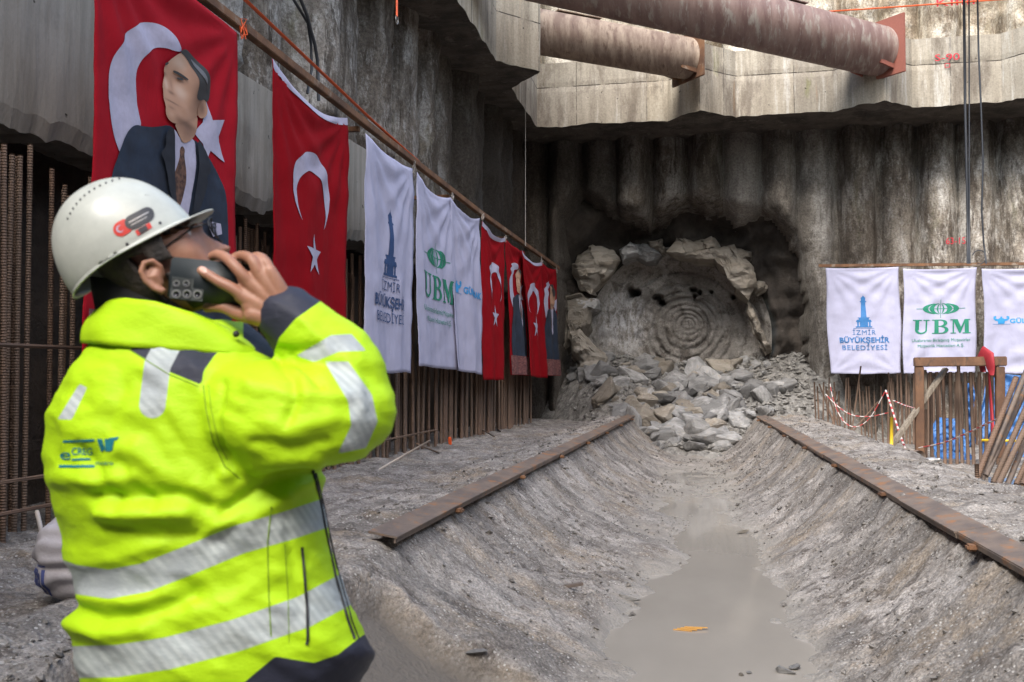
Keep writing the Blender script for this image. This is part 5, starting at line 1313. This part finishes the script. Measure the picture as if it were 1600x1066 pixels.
# zips: black tubes lying on the cloth
def on_jacket(px, py, lift=.002):
    r = ray(px, py).normalized(); h_ = JB.ray_cast(CAM, r)
    return h_[0]-r*lift if h_[0] else None
def ziptube(name, pts_, r):
    ps = []
    for (x0, y0), (x1, y1) in zip(pts_, pts_[1:]):
        n = max(2, int(math.hypot(x1-x0, y1-y0)/6))
        for k in range(n):
            q = on_jacket(lerp(x0, x1, k/n), lerp(y0, y1, k/n))
            if q: ps.append(q)
    if len(ps) > 2: bm = bmesh.new(); tube(bm, ps, r, 8); mk(name, bm, M['blackzip'], jacket)
ziptube('front_zip', [(489, 735), (499, 775), (509, 830), (524, 900), (544, 970), (556, 1004)], .0030)
ziptube('pocket_zip', [(472, 855), (476, 900), (480, 950), (481, 1000), (477, 1014)], .0026)
ziptube('piping', [(494, 740), (504, 780), (514, 830), (530, 900), (550, 970), (563, 1004)], .0018)

M['seam'] = plain('lime_seam_thread', (.17, .29, .003), .8)
def seam(pts_, r=.0011):
    ps = []
    for (x0, y0), (x1, y1) in zip(pts_, pts_[1:]):
        n = max(2, int(math.hypot(x1-x0, y1-y0)/5)); ps += [q for q in (on_jacket(lerp(x0, x1, k/n), lerp(y0, y1, k/n), .0004) for k in range(n)) if q]
    if len(ps) > 2: bm = bmesh.new(); tube(bm, ps, r, 6); mk('seam', bm, M['seam'], jacket)
seam([(318, 602), (322, 640), (333, 690), (352, 730), (380, 752)]); seam([(326, 602), (330, 640), (341, 690), (358, 724)], .0007)
seam([(424, 792), (418, 850), (420, 930), (424, 1000)]); seam([(445, 850), (450, 930), (452, 1010)], .0007); seam([(158, 536), (200, 545), (262, 584), (315, 606)], .0009)
# --- collar
bm = bmesh.new(); rings = []
near_top = [(150, 484), (168, 470), (190, 465), (240, 470), (300, 488), (350, 509), (402, 533), (420, 548)]
for j in range(9):
    ring = []
    for k in range(72):
        a = k*2*math.pi/72; ca, sa = math.cos(a), math.sin(a); q = j/8
        xt = 276+128*ca; yt = interp(near_top, xt)+(0 if sa < 0 else -2)
        xb = 280+152*ca; yb_ = 548+12*ca
        x = lerp(xb, xt, q); y_ = lerp(yb_, yt, q); dd_ = lerp(.125, .095, q)*sa - .015 + .006*math.sin(3*a+q*3)
        x += 3*math.sin(q*3.1)*ca
        p = Q(x, y_, dd_); ring.append(bm.verts.new(p + (p-Q(276, y_, 0)).normalized()*(.006*noise.fractal(p*14, 1, 2, 2) + .005*math.sin(q*3.14))))
    rings.append(ring)
for a_, b_ in zip(rings, rings[1:]):
    for k in range(72): bm.faces.new((a_[k], a_[(k+1) % 72], b_[(k+1) % 72], b_[k]))
collar = mk('collar', bm, None or M['hivis'], worker); sm_ = collar.modifiers.new('s', 'SOLIDIFY'); sm_.thickness = .007
lv = collar.data.attributes.new('band', 'FLOAT', 'POINT'); lv2 = collar.data.attributes.new('navy', 'FLOAT', 'POINT')
for i in range(len(collar.data.vertices)): lv.data[i].value = -20; lv2.data[i].value = -20
# snap and dark flap at the collar front
bm = bmesh.new(); p = Q(369, 522, -.118); b2 = bmesh.new(); bmesh.ops.create_uvsphere(b2, u_segments=12, v_segments=8, radius=.006); bmesh.ops.translate(b2, verts=b2.verts, vec=p); join(bm, b2); mk('snap', bm, M['blackzip'], collar)

# --- body: head, neck, torso core, both arms and hands in one surface
ho = Q(250, 392, .0); hf = (RGT*.93 + FWDH*.16 + Vector((0, 0, 1))*.33).normalized(); hr = hf.cross(Vector((0, 0, 1))).normalized(); hu = hr.cross(hf).normalized()
htab = [(-.128, .050, -.02, .025), (-.118, .080, .02, .042), (-.098, .094, .045, .055), (-.075, .091, .06, .062), (-.055, .094, .068, .066), (-.03, .088, .08, .070), (-.005, .085, .092, .073), (.02, .087, .098, .075), (.035, .095, .10, .076), (.065, .092, .10, .075), (.09, .078, .088, .066), (.11, .05, .06, .045), (.12, .01, .02, .012)]
def head_pt(u_, a, grow=0.0):
    """a = 0 faces forward, grows towards the near (camera) side"""
    fr_ = interp([(r[0], r[1]) for r in htab], u_)+grow; bk = interp([(r[0], r[2]) for r in htab], u_)+grow; wd_ = interp([(r[0], r[3]) for r in htab], u_)+grow
    c_ = (fr_-bk)/2; hl = (fr_+bk)/2; ca, sa = math.cos(a), math.sin(a); ex = 2.25
    f_ = c_+hl*math.copysign(abs(ca)**(2/ex), ca); s_ = wd_*math.copysign(abs(sa)**(2/ex), sa)
    aa = (a+math.pi) % (2*math.pi)-math.pi
    f_ += .030*math.exp(-((u_+.036)/.013)**2)*math.exp(-(aa/.17)**2) + .018*math.exp(-((u_+.018)/.018)**2)*math.exp(-(aa/.13)**2)
    for sg in (-1, 1):
        f_ -= .012*math.exp(-((u_-.010)/.013)**2)*math.exp(-((aa-sg*.48)/.22)**2)
        s_ += sg*.005*math.exp(-((u_+.025)/.02)**2)*math.exp(-((aa-sg*.9)/.35)**2)
    f_ += .006*math.exp(-((u_+.066)/.005)**2)*math.exp(-(aa/.35)**2)+.006*math.exp(-((u_+.080)/.006)**2)*math.exp(-(aa/.3)**2)-.004*math.exp(-((u_+.073)/.003)**2)*math.exp(-(aa/.4)**2)
    p = ho + hf*f_ + hr*s_ + hu*u_
    d = p-hc; a1, a2, a3 = d.dot(tf), d.dot(tr), d.dot(tu)
    if a3 > -.012:
        lim = .90+grow*2; q = math.sqrt((a1/.122)**2+(a2/.104)**2+(max(0, a3)/.140)**2)
        if q > lim: k = lim/q; p = hc + tf*a1*k + tr*a2*k + tu*(a3*k if a3 > 0 else a3)
    return p
hc = Q(207, 397, .0); tf = (RGT*.857 + Vector((0, 0, 1))*.515).normalized(); tr = FWDH.copy(); tu = (Vector((0, 0, 1))*.857 - RGT*.515).normalized(); tr, tu = (tr+tu*.17).normalized(), (tu-tr*.17).normalized()
bm = bmesh.new(); us_ = frange(-.128, .12, .005); rings = []
for u_ in us_: rings.append([bm.verts.new(head_pt(u_, k*2*math.pi/72)) for k in range(72)])
for a_, b_ in zip(rings, rings[1:]):
    for k in range(72): bm.faces.new((a_[k], a_[(k+1) % 72], b_[(k+1) % 72], b_[k]))
bm.faces.new(rings[0][::-1]); bm.faces.new(rings[-1])
limb(bm, [(228, 440, .0, 52), (238, 490, .0, 54), (255, 560, .0, 66), (270, 700, .01, 110), (300, 900, .01, 120)])
# ear: rim, lobe and bowl on the near side
ec = Q(246, 432, -.079)
def earp(f_, u_, s_): return ec + hf*f_ + hu*u_ - FWDH*s_
tube(bm, [earp(.010, -.004, .000), earp(.013, .014, .006), (earp(.004, .027, .010)), earp(-.010, .027, .014), earp(-.019, .014, .016), earp(-.018, -.004, .014), earp(-.010, -.020, .010), earp(.0, -.030, .006), earp(.006, -.026, .003)], [.004, .005, .0055, .006, .006, .0055, .006, .007, .005], 10)
tube(bm, [earp(.004, .014, -.002), earp(-.004, .0, .002), earp(-.001, -.018, .0)], [.010, .013, .009], 12)
tube(bm, [earp(-.002, .018, .006), earp(-.010, .010, .010), earp(-.009, -.004, .009)], [.003, .0035, .003], 8)
hd = -.118
# near arm, palm, fingers
limb(bm, [(375, 640, -.09, 40), (545, 640, -.13, 36), (500, 560, -.10, 33), (458, 505, -.105, 28), (441, 487, hd+.004, 26)])
for m0, m1, r0, r1 in (((440, 492), (378, 462), 19, 13), ((440, 484), (382, 434), 18, 12), ((442, 476), (403, 423), 18, 11.5), ((446, 472), (422, 424), 16, 10.5), ((432, 500), (396, 492), 18, 16), ((436, 490), (390, 478), 17, 13)):
    limb(bm, [(m0[0], m0[1], hd+.004, r0), (lerp(m0[0], m1[0], .5), lerp(m0[1], m1[1], .5), hd, (r0+r1)/2), (m1[0], m1[1], hd-.002, r1)], 20)
limb(bm, [(408, 472, hd+.010, 18), (420, 455, hd+.010, 18), (410, 446, hd+.010, 16)], 20)
FING = [[(394, 470, hd, 12), (376, 460, hd-.006, 9.8), (360, 449, hd-.008, 9.4), (342, 440, hd-.004, 8.6), (326, 430, hd+.002, 8.0), (315, 423, hd+.008, 7.4)],
        [(398, 448, hd, 12), (379, 430, hd-.008, 9.6), (366, 415, hd-.004, 9.2), (353, 403, hd+.010, 8.6), (340, 398, hd+.026, 8.0), (332, 401, hd+.036, 7.4)],
        [(410, 440, hd, 12), (401, 420, hd-.006, 9.4), (393, 406, hd-.002, 9.0), (381, 400, hd+.012, 8.4), (369, 402, hd+.028, 7.8), (362, 407, hd+.036, 7.2)],
        [(424, 440, hd+.002, 11), (421, 422, hd, 8.8), (414, 408, hd+.004, 8.4), (403, 401, hd+.016, 7.6), (394, 404, hd+.028, 7.0), (388, 409, hd+.034, 6.4)],
        [(410, 492, hd+.006, 15), (390, 494, hd+.010, 12.5), (370, 489, hd+.018, 11), (352, 481, hd+.026, 9.6), (336, 479, hd+.032, 9.0), (324, 481, hd+.036, 8.0)]]
for fg in FING: limb(bm, fg, 16)
# far arm and hand hanging
limb(bm, [(170, 620, .10, 40), (142, 790, .18, 34), (180, 990, .14, 26), (192, 1030, .12, 24), (200, 1055, .11, 30), (204, 1080, .11, 28)])
for k, (dx, dp) in enumerate(((-14, .00), (-5, -.008), (5, -.012), (14, -.006))):
    limb(bm, [(202+dx, 1080, .11+dp, 9), (204+dx, 1112, .105+dp, 8.5), (212+dx, 1138+4*(k in (1, 2)), .105+dp, 7.5), (222+dx, 1150+6*(k in (1, 2)), .11+dp, 7)], 12)
limb(bm, [(216, 1058, .095, 11), (228, 1080, .08, 10), (232, 1105, .085, 8)], 12)
body = mk('body', remesh('body', bm, .0026, 3, None), M['skin'], worker)
# nails
HB = bvh_of(body)
M['nail'] = plain('fingernail', (.60, .36, .28), .3)
bm = poly_bm([ell(317.5, 422, 6.5, 4.8, 16)]); 
for v in bm.verts:
    x, y_ = v.co.x-317.5, v.co.y-422; a = R(28); v.co = Vector((317.5+x*math.cos(a)-y_*math.sin(a), 422+x*math.sin(a)+y_*math.cos(a), 0))
mk('fingernail', project(bm, HB, .0006), M['nail'], body)
# eye with lids, brow, beard shadow
ep = head_pt(.010, .50); bm = bmesh.new(); bmesh.ops.create_uvsphere(bm, u_segments=20, v_segments=14, radius=.0105); bmesh.ops.translate(bm, verts=bm.verts, vec=ep-(hf*.007)); M['eye'] = plain('eye_white', (.6, .57, .54), .2); eye = mk('eye', bm, M['eye'], body)
bm = bmesh.new(); bmesh.ops.create_uvsphere(bm, u_segments=16, v_segments=10, radius=.0055); bmesh.ops.translate(bm, verts=bm.verts, vec=ep-(hf*.002)+hu*.002+hr*.0); mk('iris', bm, M['hair'], eye)
bm = bmesh.new(); tube(bm, [head_pt(.030, a)+hf*.001 for a in (.2, .35, .5, .65, .8)], [.003, .0042, .0045, .004, .002], 8); mk('eyebrow', bm, M['hair'], body)
bm = bmesh.new(); tube(bm, [head_pt(.018, a)+hf*.0025+hr*.001 for a in (.25, .4, .55, .7)], [.0015, .002, .002, .0015], 6); mk('eyelid', bm, M['hair'], body)
# hair: cap over the back and sides, sideburn in front of the ear, down to the nape
bm = bmesh.new(); g_ = {}
A_ = frange(R(62), R(298), R(4)); U_ = frange(-.105, .10, .006)
def hair_ok(u_, a):
    aa = min(a, 2*math.pi-a); dg_ = math.degrees(aa)
    if dg_ < 78: return u_ > .012-.02*fr(dg_*.1, u_*60, 1, 1)
    if dg_ < 100: return u_ > -.035+.004*fr(dg_, u_*90, 1, 1)
    if dg_ < 112: return u_ > -.012
    return u_ > -.10
for i, a in enumerate(A_):
    for j, u_ in enumerate(U_):
        if hair_ok(u_, a):
            p = head_pt(u_, a, .007+.004*sst(R(110), R(150), min(a, 2*math.pi-a))); g_[i, j] = bm.verts.new(p+Vector((0, 0, 0))+(p-ho).normalized()*.003*fr(p.x*30, p.y*30, p.z*12, 1, 2))
for i in range(len(A_)-1):
    for j in range(len(U_)-1):
        q = [g_.get(t_) for t_ in ((i, j), (i+1, j), (i+1, j+1), (i, j+1))]
        if all(q): bm.faces.new(q)
hair = mk('hair', bm, M['hair'], worker); hm = hair.modifiers.new('s', 'SOLIDIFY'); hm.thickness = .012; hm.offset = -1
bm = bmesh.new(); g_ = {}; A2 = frange(R(-95), R(95), R(4)); U2 = frange(-.122, -.048, .005)
for i, a in enumerate(A2):
    for j, u_ in enumerate(U2):
        ad = abs(math.degrees(a))
        if u_ < (-.085 if ad < 35 else -.052-.0*ad) or (ad < 32 and u_ < -.084):
            p = head_pt(u_, a, .003); g_[i, j] = bm.verts.new(p+(p-ho).normalized()*.0025*fr(p.x*30, p.y*30, p.z*30, 1, 2))
for i in range(len(A2)-1):
    for j in range(len(U2)-1):
        q = [g_.get(t_) for t_ in ((i, j), (i+1, j), (i+1, j+1), (i, j+1))]
        if all(q): bm.faces.new(q)
be_ = mk('beard', bm, M['hair'], worker); be_.modifiers.new('s', 'SOLIDIFY').thickness = .006; be_.modifiers['s'].offset = -1
# dark neck warmer between hair and collar
bm = bmesh.new(); ps = []
for j, (x, y_, rx, dz) in enumerate([(206, 438, 62, .062), (212, 460, 66, .066), (225, 485, 74, .07), (240, 520, 86, .075)]):
    ps.append([bm.verts.new(Q(x+rx*math.cos(k*math.pi/20)-2*0, y_+6*math.cos(k*math.pi/20)+(10 if j == 0 and math.cos(k*math.pi/20) > 0 else 0), dz*math.sin(k*math.pi/20))) for k in range(40)])
for a_, b_ in zip(ps, ps[1:]):
    for k in range(40): bm.faces.new((a_[k], a_[(k+1) % 40], b_[(k+1) % 40], b_[k]))
M['blackcloth'] = plain('black_neck_cloth', (.008, .008, .010), .9)
nw = mk('neck_warmer', bm, M['blackcloth'], worker); nw.modifiers.new('s', 'SOLIDIFY').thickness = .004
# glasses
root_g = None
bm = bmesh.new(); tp = Q(228, 408, -.083); hinge = head_pt(.012, .78)+hf*.016-FWDH*.006
tube(bm, [tp, tp.lerp(hinge, .5)-FWDH*.002, hinge], .0016, 8); gl = mk('glasses', bm, M['blackzip'], worker)
for sg in (1, -1):
    lc = ho + hf*.112 + hu*.006 + hr*(.032*sg); bm = bmesh.new()
    tube(bm, [lc + hr*.026*math.cos(k*.3307) + hu*.019*math.sin(k*.3307) - hf*.008*abs(math.cos(k*.3307)) for k in range(20)], .0017, 6); mk('rim', bm, M['blackzip'], gl)
bm = bmesh.new(); tube(bm, [ho+hf*.108+hu*.010-hr*.008, ho+hf*.112+hu*.012, ho+hf*.108+hu*.010+hr*.008], .0015, 6); mk('bridge', bm, M['blackzip'], gl)
bm = bmesh.new(); tube(bm, [ho+hf*.102+hu*.012+hr*(.060), hinge], .0016, 6); mk('hinge', bm, M['blackzip'], gl)

# --- hard hat
def hat(th, ph, grow=0):
    """th round the rim (0 = front), ph 0 rim .. 1 crown"""
    c_, s_ = math.cos(th), math.sin(th); q = ph*math.pi/2
    A1 = .124+grow if c_ > 0 else .128+grow
    pr = math.cos(q)**.86
    f_ = A1*c_*pr; s2 = (.106+grow)*s_*pr; h = (.143+grow)*math.sin(q)**.96
    if c_ < 0: h -= .016*abs(c_)**2*(1-ph)          # the nape dips
    f_ -= .012*math.sin(q)
    rid = .0028*math.exp(-((s2-.0)/.018)**2)*sst(.2, .5, ph)
    return hc + tf*f_ + tr*s2 + tu*(h+rid)
bm = bmesh.new(); rings = []
for j in range(41):
    ph = j/40; rings.append([bm.verts.new(hat(k*2*math.pi/96, ph*.985)) for k in range(96)])
for a_, b_ in zip(rings, rings[1:]):
    for k in range(96): bm.faces.new((a_[k], a_[(k+1) % 96], b_[(k+1) % 96], b_[k]))
bm.faces.new(rings[-1])
# rim lip and peak
lip = []
for k in range(96):
    th = k*2*math.pi/96; c_ = math.cos(th); ext = .005+.043*max(0, c_)**2.4; base_ = hat(th, 0); out = (tf*math.cos(th)*.134 + tr*math.sin(th)*.110).normalized()
    out = (tf*max(0, c_)**.5*1.0+out*.6).normalized() if c_ > .2 else out
    lip.append(bm.verts.new(base_ + out*ext - tu*(.003 + .004*max(0, c_)) ))
for k in range(96): bm.faces.new((lip[k], lip[(k+1) % 96], rings[0][(k+1) % 96], rings[0][k]))
hat_o = mk('hard_hat', bm, M['helmet'], worker); hat_o['label'] = 'scuffed white hard hat with red and black stickers'
hs = hat_o.modifiers.new('s', 'SOLIDIFY'); hs.thickness = .0035; hs.offset = 1
hv_ = hat_o.modifiers.new('b', 'BEVEL'); hv_.width = .001; hv_.limit_method = 'ANGLE'
HT = bvh_of(hat_o)
def pill(x0, y0, x1, y1, r, n=8):
    a = math.atan2(y1-y0, x1-x0); o_ = []
    for k in range(n+1): q = a+math.pi/2-math.pi*k/n*-1; o_.append((x0+r*math.cos(q), y0+r*math.sin(q)))
    for k in range(n+1): q = a-math.pi/2+math.pi*k/n; o_.append((x1+r*math.cos(q), y1+r*math.sin(q)))
    return o_
mk('sticker', project(poly_bm([pill(189, 359, 196, 355, 11.5)]), HT, .0045, 3), M['stickred'], hat_o)
mk('sticker', project(poly_bm([pill(206, 349, 229, 337, 11)]), HT, .005, 3), M['stickblack'], hat_o)
mk('sticker', project(poly_bm(line_poly([(213, 366), (235, 353)], 9)), HT, .0045, 3), M['stickred'], hat_o)
mk('sticker', project(poly_bm(line_poly([(217, 363.5), (229, 356.5)], 8)), HT, .0052, 3), M['stickblack'], hat_o)
mk('crescent_print', project(poly_bm([crescent(188, 359, 5.5, 5.5, -30)]), HT, .0052, 3), M['ink_white'], hat_o)
for q in (line_poly([(201, 350), (231, 334)], 1.6)[0], line_poly([(205, 354), (229, 341)], 1.2)[0]):
    mk('sticker_lines', project(poly_bm([q]), HT, .0058, 3), M['steel'], hat_o)
for px_, py_, r in [(199, 382, 2.6), (249, 350, 2.4)]: mk('rivet', project(poly_bm([ell(px_, py_, r, r, 12)]), HT, .0042, 2), M['stickblack'], hat_o)
for k in range(13):
    t_ = k/12; px_ = lerp(lerp(107, 128, t_), lerp(128, 196, t_), t_); py_ = lerp(lerp(341, 292, t_), lerp(292, 278, t_), t_)
    bm = poly_bm([ell(px_+1.5, py_+2, 1.6, 1.9, 8)]); mk('vent_dot', project(bm, HT, .0042, 2), M['stickblack'], hat_o)
bm = project(poly_bm([[(146, 393), (170, 376), (186, 396), (160, 418)]]), HT, .0052, 3); mk('ear_defender_slot', bm, M['helmet'], hat_o)

# --- phone (held, so a thing of its own)
pc = Q(330, 441, -.098); px_ax = (RGT*.985 - Vector((0, 0, 1))*.10 + FWDH*.06).normalized(); pn = (-FWDH + RGT*.05).normalized(); pz = pn.cross(px_ax).normalized(); px_ax = pz.cross(pn).normalized()
PMt = Matrix((px_ax, pz, pn)).transposed()
phone = empty('phone', pc, 'dark smartphone with five camera lenses held against the ear of the worker', 'phone')
bm = bmesh.new(); box(bm, pc, (.148, .076, .0095), PMt, 0, .0035); FLAT[0] = False; mk('case', bm, M['phone'], phone)
def ph(px, py, off=.0):
    # point on the phone's back plane under a photo position
    r = ray(px, py); t_ = (pc+pn*(.0048+off)-CAM).dot(pn)/r.dot(pn); return CAM+r*t_
bm = bmesh.new()
for (x0, y0, x1, y1) in ((276, 443, 291, 443), (276, 459, 309, 460), (276, 443, 276, 459), (291, 443, 292, 459)):
    a_, b_ = ph(x0, y0, .0), ph(x1, y1, .0); q = PMt
    mid = (a_+b_)/2; lx = abs((b_-a_).dot(px_ax))+.019; lz_ = abs((b_-a_).dot(pz))+.019; box(bm, mid, (lx, lz_, .0012), PMt, 0, .0004)
M['camplate'] = plain('grey_camera_plate', (.10, .11, .11), .35, .3); mk('camera_plate', bm, M['camplate'], phone)
for (x, y_, r) in ((276, 443, .0058), (291.5, 443, .0058), (276, 459.5, .0078), (292.5, 459.5, .0078), (309, 460, .0078)):
    c = ph(x, y_); bm = bmesh.new(); tube(bm, [c, c+pn*.0024], r, 24); FLAT[0] = True; ln_ = mk('camera_lens', bm, M['phonemetal'], phone)
    bm = bmesh.new(); tube(bm, [c+pn*.001, c+pn*.0028], r*.68, 20); mk('lens_glass', bm, M['lens'], ln_)

# --- lower body (mostly below the frame)
bm = bmesh.new()
loft(bm, [(1060, 165, 500, .15, .01), (1120, 170, 490, .155, .01), (1180, 175, 480, .155, .01), (1230, 180, 478, .15, .01)])
limb(bm, [(250, 1200, .03, 84), (238, 1420, .04, 66), (232, 1560, .05, 56), (232, 1730, .05, 52)])
limb(bm, [(400, 1200, -.02, 84), (408, 1420, -.05, 66), (408, 1560, -.05, 56), (405, 1730, -.04, 52)])
mk('trousers', remesh('t', bm, .012, 4, None), M['navy'], worker)
for cx, dp in ((232, .05), (405, -.04)):
    b0 = Q(cx, 1700, dp); b0.z = -.37; f_ = (RGT*.8+FWDH*.6).normalized(); bm = bmesh.new(); rings = []
    side = f_.cross(Vector((0, 0, 1)))
    for t_, w_, h_ in ((-.10, .030, .05), (-.09, .042, .10), (-.03, .048, .20), (.03, .050, .19), (.08, .052, .11), (.14, .052, .085), (.19, .042, .065), (.215, .02, .04)):
        rings.append([bm.verts.new(b0+f_*t_+side*w_*math.cos(a)*1.0+Vector((0, 0, max(0, (math.sin(a)*.5+.5))*h_))) for a in [k*math.pi/8 for k in range(16)]])
    for a_, b_ in zip(rings, rings[1:]):
        for k in range(16): bm.faces.new((a_[k], a_[(k+1) % 16], b_[(k+1) % 16], b_[k]))
    bm.faces.new(rings[0]); bm.faces.new(rings[-1][::-1]); mk('boot', bm, M['blackcloth'], worker)
